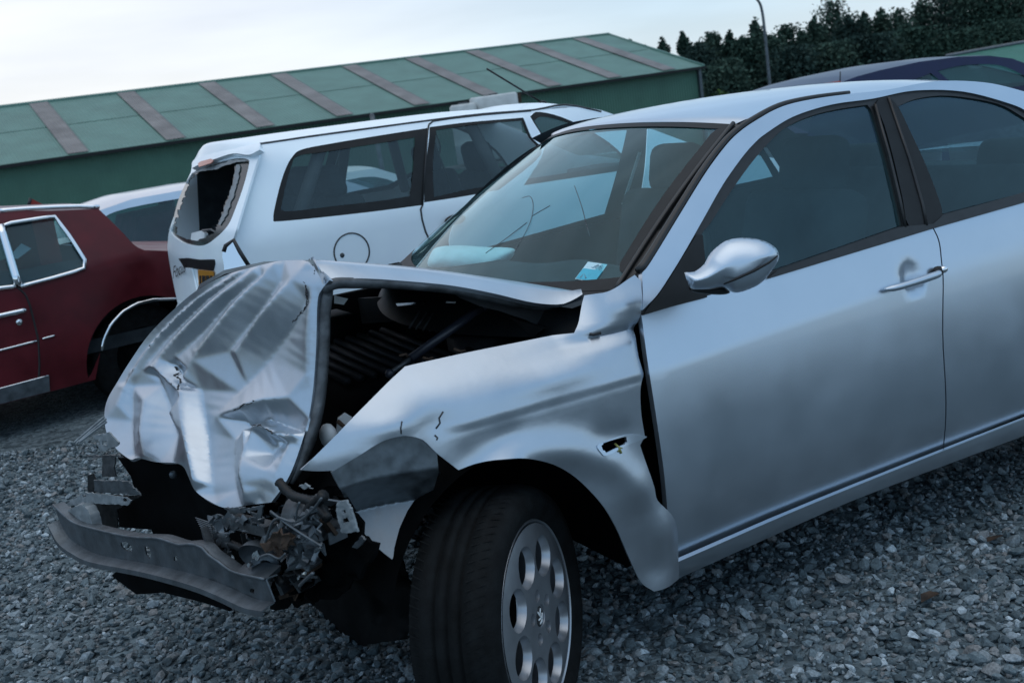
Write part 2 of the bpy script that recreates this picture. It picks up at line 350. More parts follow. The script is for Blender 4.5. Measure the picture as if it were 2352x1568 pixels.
# loose stones
def stone_mat():
    m = bpy.data.materials.new('loose gravel stone'); m.use_nodes = True; t = m.node_tree; p = t.nodes['Principled BSDF']; n = t.nodes.new; l = t.links.new
    g = n('ShaderNodeNewGeometry'); r = n('ShaderNodeValToRGB'); l(g.outputs['Random Per Island'], r.inputs[0]); e = r.color_ramp.elements
    e[0].color = (.040, .060, .070, 1); e[1].color = (.40, .48, .52, 1)
    for ps, c in ((.3, (.085, .120, .136)), (.55, (.130, .172, .192)), (.72, (.19, .195, .195)), (.8, (.175, .225, .25)), (.94, (.25, .30, .33))): x = e.new(ps); x.color = (*c, 1)
    no = n('ShaderNodeTexNoise'); no.inputs['Scale'].default_value = 140; no.inputs['Detail'].default_value = 3; co = n('ShaderNodeTexCoord'); l(co.outputs['Object'], no.inputs[0])
    mr = n('ShaderNodeMapRange'); mr.inputs[1].default_value = .3; mr.inputs[2].default_value = .7; mr.inputs[3].default_value = .6; mr.inputs[4].default_value = 1.3; l(no.outputs[0], mr.inputs[0])
    sv = n('ShaderNodeVectorMath'); sv.operation = 'SCALE'; l(r.outputs[0], sv.inputs[0]); l(mr.outputs[0], sv.inputs[3]); l(sv.outputs[0], p.inputs['Base Color'])
    p.inputs['Roughness'].default_value = .7; p.inputs['Specular IOR Level'].default_value = .35
    return m
def ico(sub):
    import bmesh
    b = bmesh.new(); bmesh.ops.create_icosphere(b, subdivisions=sub, radius=1); b.verts.ensure_lookup_table()
    V = np.array([tuple(v.co) for v in b.verts]); F = np.array([[v.index for v in f.verts] for f in b.faces]); b.free(); return V, F
def stones():
    VV, FF, n0 = [], [], 0
    for sub, dens, dlo, dhi in ((2, 3300, 0, 3.7), (1, 2600, 3.7, 6.6)):
        bv, bf = ico(sub); protos = []
        for _ in range(30):
            v = bv*rng.uniform(.85, 1.15, (len(bv), 1))
            for _ in range(9):
                d = rng.normal(size=3); d /= np.linalg.norm(d); h = rng.uniform(.35, .75); s = v@d; v = v-np.outer(np.clip(s-h, 0, None), d)
            protos.append(v*np.array([1.15, .9, .65]))
        area = (-3.4, 6, -4.0, 4.5); cnt = int(dens*(area[1]-area[0])*(area[3]-area[2]))
        p = np.c_[rng.uniform(area[0], area[1], cnt), rng.uniform(area[2], area[3], cnt), np.zeros(cnt)]
        q = p-CAM; z = q@FW; ok = z > .5
        vx = VW/2+FPX*(q@RT)/np.where(ok, z, 1); vy = VH/2-FPX*(q@UP)/np.where(ok, z, 1)
        ok &= (vx > -420) & (vx < VW+420) & (vy > 250) & (vy < VH+260) & (z >= dlo) & (z < dhi)
        ok &= ~((p[:, 0] > .9) & (p[:, 1] > -.3)) & ~((p[:, 0] > 0.2) & (p[:, 1] > 1.5)) & ~((np.abs(p[:, 0]) < .11) & (np.abs(p[:, 1]+.8) < .14))
        p = p[ok]; k = len(p)
        s = np.clip(rng.lognormal(np.log(.0108), .42, k), .005, .031)
        a, b2, c2 = rng.uniform(0, 2*np.pi, k), rng.uniform(-.7, .7, k), rng.uniform(-.7, .7, k)
        p[:, 2] = GZ+s*rng.uniform(.05, .6, k)
        ca, sa, cb, sb, cc, sc = np.cos(a), np.sin(a), np.cos(b2), np.sin(b2), np.cos(c2), np.sin(c2)
        R = np.stack([np.stack([ca*cb, ca*sb*sc-sa*cc, ca*sb*cc+sa*sc], -1), np.stack([sa*cb, sa*sb*sc+ca*cc, sa*sb*cc-ca*sc], -1), np.stack([-sb, cb*sc, cb*cc], -1)], 1)
        pr = np.array(protos)[rng.integers(0, 30, k)]
        v = np.einsum('kij,knj->kni', R, pr)*s[:, None, None]+p[:, None, :]
        nv = v.shape[1]; VV.append(v.reshape(-1, 3)); FF.append((bf[None]+(np.arange(k)*nv)[:, None, None]).reshape(-1, 3)+n0); n0 += k*nv
    V = np.vstack(VV).astype(np.float32); F = np.vstack(FF).astype(np.int32)
    me = bpy.data.meshes.new('gravel'); me.vertices.add(len(V)); me.vertices.foreach_set('co', V.ravel())
    me.loops.add(F.size); me.loops.foreach_set('vertex_index', F.ravel())
    me.polygons.add(len(F)); me.polygons.foreach_set('loop_start', np.arange(0, F.size, 3, dtype=np.int32))
    me.update(calc_edges=True); me.shade_flat(); me.materials.append(stone_mat())
    o = bpy.data.objects.new('gravel', me); SC.collection.objects.link(o)
    tag(o, 'loose grey crushed gravel stones around the wrecked car', 'gravel', 'stuff')
stones()

# ------------------------------------------------------------------ the wrecked car
WRECK = root('wrecked_car', 'silver saloon car with crushed front end, buckled bonnet and torn wing, closest to the camera', 'car', (1.3, 0, GZ))
def zcr(x): return .79+.05*max(0, x-.45)
def Sd(x, z):
    z0 = zcr(x); b = lambda q: -.874+.36*(q-.575)**2
    if z <= z0: return b(z)+.16*max(0, .56-z)**2
    y = b(z0)+.30*(min(z, .965)-z0)
    return y+.43*max(0, z-.965)
def sheet(name, S, O, m, parent, step=.03, holes=(), off=0, solid=0, sgn=-1, moff=0, fn=None, lines=()):
    V2, F = tri(np.asarray(O), step, holes, [np.array(l, float) for l in lines])
    y = np.array([S(a, b)+off for a, b in V2])
    if fn is not None: y = y+np.array([fn(a, b) for a, b in V2])
    return obj(name, np.c_[V2[:, 0], y if sgn < 0 else -y, V2[:, 1]], F, m, parent, solid=solid, moff=moff, out=(0, sgn, 0))
def CX(S, *parts):        # mixed list of ('key', pts) crops and plain (x, z) lists -> smooth outline
    o = []
    for k, pts in parts: o += list(pts) if k == 'xz' else XZ(S, k, pts)
    return o
def plate(name, k, pts, g, m, parent, solid=.004, step=14, holes=(), smooth=False, jit=0, fn=None, lo=1.2):
    O = curve(pts) if smooth else np.array([p[:2] for p in pts], float)
    V2, F = tri(O, step, [np.array(h, float) for h in holes])
    V = []
    for a in V2:
        p = onG(g, k, *a, lo=lo)
        if fn is not None: p = p-ray(*zp(k, *a))*fn(*a)
        V.append(p+rng.normal(0, jit, 3) if jit else p)
    return obj(name, V, F, m, parent, solid=solid, out=(-.4, -.8, .3))

# doors ------------------------------------------------------------
gap = XZ(Sd, 'win', [(1790, 905), (1830, 1000), (1852, 1190)]) + XZ(Sd, 'v', [(2165, 800), (2165, 1028)])
hx, hz = 1.372, .848
def dish(x, z):
    r = math.hypot(x-hx, z-hz)/.047
    return .016*max(0, 1-r**4) if r < 1 else 0
fr_ = XZ(Sd, 'A', [(2125, 440, 1), (2165, 740), (2190, 900), (2235, 1200), (2275, 1560)]) + XZ(Sd, 'rt', [(380, 860), (405, 960), (418, 1105, 1)])
fr_ += XZ(Sd, 'rt', [(800, 940), (1200, 770), (1550, 632)])
fd_o = fr_ + [(p[0], p[1], i in (0, 4)) if i in (0, 4) else p for i, p in list(enumerate(gap))[::-1]] + XZ(Sd, 'win', [(1400, 1023), (770, 1215), (400, 1325)])
fd_o = [p if len(p) < 3 or p[2] else p[:2] for p in fd_o]
door = sheet('front_door', Sd, curve(fd_o, 5), M['silver'], WRECK, .020, fn=dish, solid=.02, lines=[[(x0_, zcr(x0_)+d_) for x0_ in np.linspace(.47, 1.49, 20)] for d_ in (-.012, 0, .012)])
g2 = [(p[0]+.005, p[1]) for p in gap]
arc = [(2.595+.37*math.cos(t), .30+.37*math.sin(t)) for t in np.radians(np.linspace(178, 95, 9))]
rd_o = [(*g2[0], 1), *g2[1:4], (*g2[4], 1), (1.9, .313), (2.2, .315, 1), *arc[:6], (2.50, .80), (2.47, 1.005, 1), (2.2, .993)]
rdoor = sheet('rear_door', Sd, curve(rd_o, 5), M['silver'], WRECK, .03, solid=.02)
Ss = lambda x, z: -.856+.12*max(0, .305-z)+4*max(0, .30-z)**2
sl = CX(Ss, ('rt', [(424, 1116, 1), (1200, 781), (2351, 322)]), ('xz', [(2.2, .309, 1), (2.2, .245, 1)]), ('rt', [(2351, 415), (1500, 735), (1130, 892), (550, 1152), (285, 1275, 1)]))
sheet('sill', Ss, curve(sl, 5), M['silver'], WRECK, .012, off=-.004, solid=.012)
q_o = [(2.475, 1.005, 1), (2.505, .80), arc[5], arc[6], (2.595, .67), (2.78, .62), (2.92, .48), (2.965, .30, 1), (3.45, .33, 1), (3.5, .6), (3.46, .86), (3.40, .985, 1), (2.9, 1.0)]
sheet('rear_wing', Sd, curve(q_o, 5), M['silver'], WRECK, .04, solid=.01)
# window surround -----------------------------------------------------
fin = XZ(Sd, 'win', [(10, 1405, 1), (100, 1310), (180, 1190), (260, 1060), (380, 850), (500, 640), (620, 470), (700, 380), (760, 330), (900, 240), (1040, 185), (1200, 145), (1420, 115)])
fin2 = [(1.65, 1.370), (1.85, 1.342), (2.03, 1.28), (2.1, 1.24), (2.2, 1.16), (2.28, 1.08), (2.36, 1.0)]
fout = XZ(Sd, 'win', [(5, 1180, 1), (60, 1110), (250, 800), (400, 560), (520, 400), (600, 320), (700, 250), (860, 165), (1040, 120), (1250, 90), (1500, 62)])
fout2 = [(1.75, 1.387), (1.95, 1.360), (2.1, 1.315), (2.25, 1.252), (2.45, 1.14), (2.66, 1.01, 1)]
band = curve(fout+fout2, 5, False); bin_ = curve(fin+fin2, 5, False)
bandpoly = np.vstack([band, bin_[::-1]])
sheet('door_frame', Sd, bandpoly, M['silver'], WRECK, .018, off=-.006, solid=.02)
bp_far = np.vstack([band[band[:, 0] > .99], bin_[bin_[:, 0] > 1.04][::-1]])
sheet('door_frame', Sd, bp_far, [M['trim']], WRECK, .05, off=.03, sgn=1)
belt = XZ(Sd, 'win', [(1785, 905), (1300, 1053), (770, 1215), (400, 1325), (10, 1435)])
reg = np.vstack([bin_, [(2.36, .995)], np.array([(1.95, .985)]), np.array([p[:2] for p in belt])])
fg = curve(XZ(Sd, 'win', [(385, 1120), (372, 965), (440, 868), (540, 712), (655, 548), (740, 442), (820, 355), (900, 288), (1040, 224), (1200, 182), (1395, 152, 1), (1430, 210), (1500, 450), (1560, 690), (1605, 893, 1), (850, 1155), (560, 1245), (440, 1200)]), 4)
rg = curve(CX(Sd, ('win', [(1845, 826, 1), (1800, 680), (1720, 480), (1640, 310), (1570, 168, 1), (1700, 115), (1900, 97)]), ('xz', [(1.98, 1.288), (2.07, 1.232), (2.17, 1.15), (2.25, 1.07), (2.30, 1.012, 1)])), 4)
sheet('window_surround', Sd, reg, M['rubber'], WRECK, .02, [fg, rg], off=.002, solid=.012)
sheet('window_surround', Sd, reg, M['trim'], WRECK, .05, [fg, rg], off=.004, sgn=1)
sheet('front_side_window', Sd, fg, M['glass'], door, .05, off=.009)
sheet('rear_side_window', Sd, rg, M['glass'], rdoor, .05, off=.009)
bp = XZ(Sd, 'win', [(1440, 140), (1512, 108), (1575, 168), (1645, 310), (1725, 480), (1805, 680), (1845, 826), (1785, 908), (1640, 893), (1600, 720), (1545, 480), (1490, 280)])
sheet('pillar_trim', Sd, curve(bp, 3), M['black'], WRECK, .02, off=-.005, solid=.006)
for pts in ([(1512, 108), (1640, 480), (1720, 760), (1745, 890)], [(1430, 150), (1515, 450), (1580, 720), (1615, 900)]):
    MB().tube([onS(Sd, 'win', *p)+[0, -.006, 0] for p in pts], .005, 6).build('pillar_seam', M['rubber'], WRECK, True)
strip = XZ(Sd, 'win', [(830, 1165), (1610, 893), (1640, 893), (1785, 880), (1845, 826)]) + [(1.95, 1.012), (2.34, 1.02), (2.36, .995), (1.95, .984)] + XZ(Sd, 'win', [(1785, 907), (770, 1217)])
sheet('belt_trim', Sd, np.array([p[:2] for p in strip]), M['rubber'], WRECK, .02, off=-.008, solid=.01)
tr_ = XZ(Sd, 'win', [(10, 1437), (60, 1360), (100, 1318), (180, 1198), (260, 1065), (335, 945), (372, 950), (388, 1110), (330, 1180), (400, 1328), (200, 1380)])
sheet('mirror_base', Sd, np.array([p[:2] for p in tr_]), M['black'], WRECK, .02, off=-.009, solid=.012)
# far side ---------------------------------------------------------------
Sdo = Sd
sheet('far_front_door', Sd, curve(fd_o, 4), [M['trim'], M['silver']], WRECK, .05, sgn=1, off=.02)
sheet('far_rear_door', Sd, curve(rd_o, 4), [M['trim']], WRECK, .06, sgn=1, off=.02)
sheet('far_front_window', Sd, fg, M['glass'], WRECK, .08, sgn=1, off=.009)
sheet('far_rear_window', Sd, rg, M['glass'], WRECK, .08, sgn=1, off=.009)
sheet('far_side_panel', Sd, np.array([(.40, .25), (2.2, .25), (2.25, .5), (2.5, .7), (2.8, .68), (2.95, .4), (3.45, .33), (3.5, .6), (3.40, .985), (2.4, 1.0), (1.5, .975), (.47, .945)]), M['silver'], WRECK, .08, sgn=1)
# windscreen ---------------------------------------------------------------
def wsB(u): return np.array([.44-.18*(1-u*u)+.03*max(0, u)**3, .705*u+.035*max(0, u)**3, .990-.012*(1-u*u)])
def wsT(u): return np.array([1.03-.085*(1-u*u)+.02*max(0, u)**3, .525*u+.035*max(0, u)**3, 1.352+.034*(1-u*u)])
def wsP(u, v, off=0):
    p = wsB(u)+(wsT(u)-wsB(u))*v
    return p+np.array([-.53, 0, .85])*(math.sin(math.pi*v)*.03*(1-.6*abs(u)**3)+off)+np.array([0, .25*u*off*2, 0])
US = np.linspace(-1, 1, 33); VS = np.linspace(0, 1, 21)
wsg = loft('windscreen', [[wsP(u, v) for u in US] for v in VS], M['wsglass'], WRECK, out=(-.5, 0, .8))
O = np.array([(-1, 0), (1, 0), (1, 1), (-1, 1)], float)
hole = curve([(-.93, .06), (0, .05), (.93, .06), (.965, .14), (.955, .5), (.945, .92), (.88, .965), (0, .97), (-.86, .965), (-.915, .92), (-.93, .5), (-.945, .14)], 4)
V2, F = tri(O, .06, [hole])
obj('windscreen_border', [wsP(a, b, .003) for a, b in V2], F, M['black'], wsg, out=(-.5, 0, .8))
near = curve3([wsP(-1, v, .004) for v in VS], 3)
fo3 = np.array([(p[0], Sd(p[0], p[1])-.004, p[1]) for p in band])
fo3 = np.array([p for p in fo3 if p[0] < 1.42])
n_ = 40
A_, B_ = rs3(near, n_), rs3(fo3[fo3[:, 0] < 1.10]+np.array([.004, .016, -.004]), n_)
mid = (A_+B_)/2+np.array([.012, .02, -.012])
loft('windscreen_seal', [A_, mid, B_], M['rubber'], WRECK, out=(-.3, -.7, .6), solid=.01)
MB().tube(A_+np.array([-.004, -.006, .003]), .007, 8).build('seal_bead', M['rubber'], WRECK, True)
MB().tube(rs3(fo3+np.array([0, .014, .004]), 50), np.linspace(.012, .006, 50), 8).build('gutter_strip', M['rubber'], WRECK, True)
# roof ----------------------------------------------------------------------
rows = []
for xs_, ye, ze, zc_, bw in ((1.032, .527, 1.354, 1.389, .085), (1.06, .56, 1.366, 1.398, .075), (1.13, .595, 1.380, 1.408, .05), (1.25, .603, 1.389, 1.417, .02), (1.39, .606, 1.392, 1.422, 0),
                             (1.55, .610, 1.393, 1.423, 0), (1.75, .612, 1.388, 1.418, 0), (1.95, .614, 1.362, 1.404, 0), (2.1, .62, 1.318, 1.384, -.06), (2.2, .63, 1.276, 1.362, -.13), (2.27, .64, 1.245, 1.345, -.17)):
    rows.append([(xs_-bw*(1-u*u), (ye-(.012 if xs_ > 1.1 else 0))*u, ze-(.012 if xs_ > 1.1 else 0)*abs(u)**6+(zc_-ze)*(1-abs(u)**2.2)) for u in US])
R_ = np.array(rows); Rr = []
for j in range(R_.shape[1]): Rr.append(curve3(R_[:, j], 5))
roof = loft('roof', np.array(Rr).transpose(1, 0, 2), M['silver'], WRECK, out=(0, 0, 1), solid=.008)
rl = R_[1:-1].copy(); rl[:, :, 2] -= .035; rl[:, :, 1] *= .97
loft('headlining', rl, M['trim2'], WRECK, out=(0, 0, -1))
rw = [[(2.27+.17*(1-u*u)+(.5-.05*(1-u*u))*v, (.64-.02*v)*u, 1.245+.1*(1-abs(u)**2.2)*(1-v)-.215*v-.02*v*(1-v)) for u in US] for v in np.linspace(0, 1, 9)]
loft('rear_window', rw, M['glass'], WRECK, out=(.4, 0, .8))
bt = [[(2.77+.12*(1-u*u)*(1-v)+.66*v, (.67+.02*v)*u, 1.03-.03*v+.02*(1-u*u)) for u in US] for v in np.linspace(0, 1, 6)]
loft('boot_lid', bt, M['silver'], WRECK, out=(0, 0, 1))
rp = [[(3.43+.09*(1-u*u)+.03*math.sin(3*v), .80*u, 1.0-.7*v) for u in US] for v in np.linspace(0, 1, 6)]
loft('rear_bumper', rp, M['silver'], WRECK, out=(1, 0, 0))
# mirror --------------------------------------------------------------------
mc = np.array([.585, -.985, .975])
mir = inflate('door_mirror', curve([(272, 1178, 1), (335, 1172), (392, 1128), (425, 1070), (480, 1015), (545, 978), (640, 966), (745, 980), (820, 1018), (850, 1062), (846, 1105), (805, 1170), (745, 1240), (660, 1285), (575, 1302), (505, 1268), (415, 1282, 1), (320, 1278), (290, 1235)], 5), mc, .055, M['silver'], WRECK, 5, 'win')
D0 = (mc-CAM)@FW
MB().tube([CAM+ray(*zp('win', *p))*(D0-.052) for p in [(512, 1250), (580, 1222), (700, 1168), (790, 1118), (843, 1076)]], [.002, .0032, .0035, .003, .002], 6).build('mirror_seam', M['black'], mir, True)
inflate('mirror_foot', curve([(300, 1270), (420, 1275), (505, 1262), (552, 1300), (500, 1315), (400, 1310), (330, 1300)], 4), mc+np.array([.0, .05, 0]), .03, M['black'], mir, 5, 'win')
# handle ----------------------------------------------------------------------
hp = [onS(Sd, 'win', *p) for p in [(1480, 1282), (1530, 1266), (1640, 1230), (1770, 1187), (1800, 1176)]]
hp = [p+np.array([0, -d, 0]) for p, d in zip(hp, (.010, .026, .032, .030, .012))]
hd = MB().tube(rs3(curve3(hp), 30), np.interp(np.linspace(0, 1, 30), [0, .1, .5, .9, 1], [.004, .009, .011, .011, .008]), 10).build('door_handle', M['silver'], door, True)
lk = onS(Sd, 'win', 1805, 1170)
MB().ball(lk+[0, -.012, 0], (.022, .015, .016)).build('handle_socket', M['black'], hd, True)
MB().ball(lk+[.016, -.018, .003], (.016, .012, .011)).build('door_lock', M['chrome'], hd, True)
# ------------------------------------------------------------------ front wing (fender)
def Sf(x, z):
    y = -.853+.10*min(0, z-.60)**2
    if z > .79: y += .30*(z-.79)
    if x < -.1: y += .28*(-.1-x)**2
    if z > .83: y += 5.5*(z-.83)**2*min(1, max(0, (.35-x)/.15))
    return y
def bump_f(x, z):
    d = 0
    if z < .79: d += .004*math.exp(-((z-.781)/.007)**2)*min(1, max(0, (x+.25)/.1))       # hollow under the swage line
    r = math.hypot(x-.02, z-.30)
    d -= .035*math.exp(-((r-.375)/.045)**2)*(1 if x > -.2 else 0)                          # flared arch lip
    for cx, cz, sx, sz, h in ((.33, .90, .2, .014, .022), (.40, .97, .06, .035, -.02), (.42, .70, .022, .2, .03), (.30, .50, .07, .05, -.012), (.40, .38, .05, .06, -.018), (.36, .27, .05, .035, .008),
                              (-.02, .74, .05, .03, .010), (-.19, .80, .05, .05, .016), (-.30, .83, .07, .03, -.014), (.15, .84, .10, .03, -.010), (.43, .84, .02, .06, .02), (-.05, .685, .05, .012, -.012), (.28, .66, .06, .03, .008)):
        d += h*math.exp(-((x-cx)/sx)**2-((z-cz)/sz)**2)
    return d*.62 if z < .79 else d*.8
fe = XZ(Sf, 'A', [(120, 1350, 1), (245, 1230), (400, 1070), (520, 950), (640, 830), (735, 742, 1), (850, 715), (1100, 660), (1400, 600), (1600, 560), (1730, 546, 1), (1758, 470), (1788, 325, 1), (1960, 285), (2085, 205, 1), (2120, 240, 1),
                  (2120, 430), (2112, 570), (2120, 690), (2155, 788, 1), (2122, 860), (2122, 1000), (2145, 1152, 1), (2116, 1205, 1), (2150, 1320), (2180, 1440)])
fe += XZ(Sf, 'wh', [(2068, 545), (2150, 622), (2186, 700), (2196, 800), (2200, 880), (2205, 985, 1), (2060, 1052, 1), (2000, 1005), (1930, 860), (1860, 700), (1770, 560), (1640, 430), (1500, 350), (1340, 312), (1200, 318), (1080, 345), (985, 384, 1),
                   (870, 292), (800, 224), (720, 199), (655, 199), (560, 228), (440, 305), (300, 390, 1), (200, 393)])
slot = [p[:2] for p in XZ(Sf, 'A', [(1872, 1200), (1885, 1196), (1888, 1188), (2018, 1156), (2034, 1153), (2036, 1185), (2024, 1190), (2022, 1197), (1893, 1242), (1886, 1228), (1876, 1228)])]
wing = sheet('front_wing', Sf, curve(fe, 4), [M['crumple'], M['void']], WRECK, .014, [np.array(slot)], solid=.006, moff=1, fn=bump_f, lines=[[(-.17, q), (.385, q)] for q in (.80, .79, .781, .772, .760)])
rim_ = XZ(Sf, 'A', [(1845, 1200), (1900, 1182), (2040, 1142), (2135, 1148), (2145, 1162), (2030, 1205), (1895, 1255), (1862, 1240)])
sheet('indicator_recess', Sf, curve(rim_, 3), M['silver'], wing, .012, [np.array(slot)], off=-.003, solid=.003, fn=bump_f)
ip = onS(Sf, 'A', 1975, 1215)
MB().tube([ip+np.array(v) for v in ((0, .004, .008), (.003, -.008, 0), (.006, -.012, -.016))], .003, 6).tube([ip+np.array(v) for v in ((.003, -.008, 0), (-.002, -.012, -.010))], .002, 6).tube([ip+np.array(v) for v in ((.003, -.008, 0), (.011, -.012, -.004))], .002, 6).build('indicator_plug', M['yellow'], wing, True)
ctr = onS(Sf, 'A', 1960, 1195)
MB().box(ctr+[0, .05, 0], (.12, .03, .06)).build('indicator_cavity', M['void'], wing)
for k, pts, w in (('A', [(965, 1010), (945, 1050), (952, 1080), (930, 1112)], .0022), ('A', [(920, 1150), (935, 1165), (928, 1178)], .002), ('A', [(708, 1060), (700, 1100), (706, 1135)], .0016), ('A', [(1825, 552), (1850, 558), (1895, 548)], .004)):
    MB().tube([onS(Sf, k, *p)+np.array([0, bump_f(*(lambda q: (q[0], q[2]))(onS(Sf, k, *p)))-.001, 0]) for p in pts], w, 5).build('paint_tear', M['letter'], wing, True)
# torn flap under the wing
def gfl(p):
    x, y, z = p
    t = np.clip((.70-z)/.10, 0, 1); u = np.clip((.60-z)/.12, 0, 1)
    return y-(-.815+.28*max(0, -.1-x)**2+.10*t-.085*u+.03*math.sin(14*x))
plate('torn_wing_flap', 'wh', [(285, 398), (440, 305), (560, 226), (655, 190), (720, 190), (800, 216), (870, 285), (880, 400), (850, 500), (775, 560), (762, 612), (690, 720), (650, 820), (622, 882), (580, 850), (510, 790), (430, 690), (370, 560), (300, 430)], gfl, mat('scraped silver flap', (.22, .255, .28), .45, .85, noise=.25, nscale=30, rnoise=.1), wing, .004, 12)
plate('torn_liner', 'wh', [(700, 470), (730, 330), (880, 380), (905, 430), (850, 520), (775, 600), (760, 560)], lambda p: p[1]+.72, M['black'], WRECK, .004, 16)
# ------------------------------------------------------------------ bonnet, front half folded down
zi = [.35, .50, .60, .67, .8, .95, 1.1, 1.17, 1.22, 1.30]; xi = [-.59, -.60, -.585, -.555, -.465, -.385, -.345, -.322, -.28, -.16]
_zz = np.linspace(.2, 1.5, 261); _xx = np.convolve(np.pad(np.interp(_zz, zi, xi), 12, 'edge'), np.hanning(25)/np.hanning(25).sum(), 'valid')
def Bx(y, z): return float(np.interp(z, _zz, _xx))-.20*(y+.6)
gB = lambda p: p[0]-Bx(p[1], p[2])
hood_o = curve([(1672, 106, 1), (1560, 108), (1480, 114), (1350, 145), (1200, 190), (1050, 270), (930, 370), (800, 500), (700, 640), (620, 770), (575, 850), (558, 930), (570, 1030), (610, 1100), (650, 1140), (700, 1172), (740, 1163), (830, 1185), (930, 1190), (980, 1210), (1010, 1270), (1045, 1340), (1130, 1400), (1210, 1430), (1330, 1415), (1450, 1400, 1), (1510, 1320), (1560, 1230), (1610, 1090), (1650, 950), (1675, 780), (1690, 560), (1697, 330), (1720, 265), (1762, 214, 1), (1712, 150)], 4)
creases = [  # (points, offset towards the viewer at the two ends and the middle)
    ([(1290, 170), (1060, 310), (860, 500), (720, 690), (640, 880)], .004, .010), ([(1230, 190), (960, 380), (790, 570), (670, 760)], .0, -.007), ([(1325, 165), (1100, 320), (900, 520), (760, 700)], .001, -.006),
    ([(1368, 162), (1200, 290), (1000, 480), (822, 672)], .004, .013), ([(1400, 200), (1230, 330), (1080, 500), (900, 660)], .0, -.004),
    ([(1478, 128), (1330, 280), (1200, 450), (1080, 600), (982, 735)], .003, .016), ([(1500, 230), (1400, 370), (1300, 500), (1230, 590)], .0, -.005),
    ([(1652, 130), (1540, 260), (1420, 400), (1265, 605)], .004, .014), ([(1640, 330), (1540, 480), (1380, 680), (1150, 940)], .0, -.010), ([(1672, 250), (1660, 480), (1652, 720)], .004, .007),
    ([(822, 675), (880, 720), (975, 795)], .010, .012), ([(930, 665), (985, 790)], -.012, -.016), ([(825, 720), (880, 900), (925, 1025)], -.012, -.018),
    ([(985, 800), (1010, 930), (1040, 1120), (1060, 1280)], .012, .018), ([(1060, 800), (1075, 960), (1085, 1150), (1120, 1360)], -.006, -.014), ([(930, 930), (985, 1040)], .012, .014),
    ([(700, 780), (690, 960), (705, 1150)], -.003, -.010), ([(780, 860), (760, 1020), (780, 1160)], .004, .008),
    ([(1262, 918), (1340, 890), (1450, 860), (1560, 845)], .006, .016), ([(1275, 950), (1300, 985), (1350, 1010)], -.016, -.022), ([(1400, 950), (1500, 990), (1590, 1020)], -.014, -.016),
    ([(1340, 1012), (1400, 1000), (1450, 1008), (1500, 1045), (1600, 1040)], .012, .022), ([(1240, 1060), (1230, 1200), (1250, 1330)], -.008, -.012), ([(1420, 1130), (1480, 1060)], -.018, -.016),
    ([(1330, 1130), (1310, 1260), (1330, 1360)], .010, .016), ([(1480, 1150), (1430, 1280), (1390, 1380)], -.004, .010), ([(1560, 1090), (1520, 1200), (1480, 1300)], .006, .008)]
LS = [np.array(c[0], float) for c in creases]
V2, F = tri(hood_o, 9, [], LS, fit=.5)
val = np.zeros(len(V2)); fix = np.zeros(len(V2), bool)
db = segdist(V2, hood_o); fix |= db < 1
for l, (pp, e, mdl) in zip(LS, creases):
    d = segdist(V2, l, False); on_ = d < 1; t = np.array([np.linalg.norm(v-l[0])/(np.linalg.norm(v-l[0])+np.linalg.norm(v-l[-1])+1e-9) for v in V2[on_]])
    val[on_] = e+(mdl-e)*np.sin(np.pi*t)*(1) if True else 0; fix |= on_
Oc = resample(hood_o, 75); CV, CE, cv = list(Oc), [(i, (i+1) % len(Oc)) for i in range(len(Oc))], [0.]*len(Oc)
for l, (pp, e, mdl) in zip(LS, creases):
    r = resample(l, 60, False); s0 = len(CV); CV += list(r); CE += [(s0+i, s0+i+1) for i in range(len(r)-1)]
    t = np.linspace(0, 1, len(r)); cv += list(e+(mdl-e)*np.sin(np.pi*np.clip(t, .08, .92)))
r_ = geometry.delaunay_2d_cdt([Vector((float(p[0]), float(p[1]))) for p in CV], CE, [], 0, 1e-6)
CV2 = np.array([tuple(v) for v in r_[0]]); cvv = np.array([max((cv[j] for j in o), key=abs) if len(o) else 0. for o in r_[3]])
best = np.full(len(V2), -1e9)
for f in r_[2]:
    A3, B3, C3 = CV2[f[0]], CV2[f[1]], CV2[f[2]]; T = np.array([B3-A3, C3-A3]).T
    if abs(np.linalg.det(T)) < 1e-6: continue
    w = (V2-A3)@np.linalg.inv(T).T; bar = np.c_[1-w.sum(1), w]; mn = bar.min(1); k_ = mn > best
    val[k_] = (bar[k_]*cvv[list(f)]).sum(1); best[k_] = mn[k_]
val[db < 1] = 0
nb_i = np.vstack([F[:, [0, 1]], F[:, [1, 2]], F[:, [2, 0]]]); nb_i = np.vstack([nb_i, nb_i[:, ::-1]]); deg = np.bincount(nb_i[:, 0], minlength=len(V2))
for _ in range(3):
    s_ = np.bincount(nb_i[:, 0], val[nb_i[:, 1]], minlength=len(V2))/np.maximum(deg, 1); val = np.where(db < 1, val, .5*val+.5*s_)
def nB(p):
    n = np.array([-1., (Bx(p[1]+.01, p[2])-Bx(p[1]-.01, p[2]))/.02, (Bx(p[1], p[2]+.02)-Bx(p[1], p[2]-.02))/.04]); return n/np.linalg.norm(n)
Lft = np.array([(1200, 190), (1050, 270), (930, 370), (800, 500), (700, 640), (620, 770), (575, 850), (558, 930), (570, 1030), (610, 1100), (650, 1140)], float)
RY = np.array([ray(*zp('h', *a)) for a in V2]); D0_ = np.array([(onG(gB, 'h', *a)-CAM)@FW for a in V2])
qx, qy = (V2[:, 0]-1150)/600, (V2[:, 1]-770)/660; PB = np.stack([qx**i*qy**j for i in range(5) for j in range(5-i)], 1); ok_ = segdist(V2, Lft, False) > 70
cf = np.linalg.lstsq(PB[ok_], D0_[ok_], rcond=None)[0]; BD = CAM+RY*(PB@cf)[:, None]
Vh = np.array([p+nB(p)*h*1.5 for p, h in zip(BD, val)])
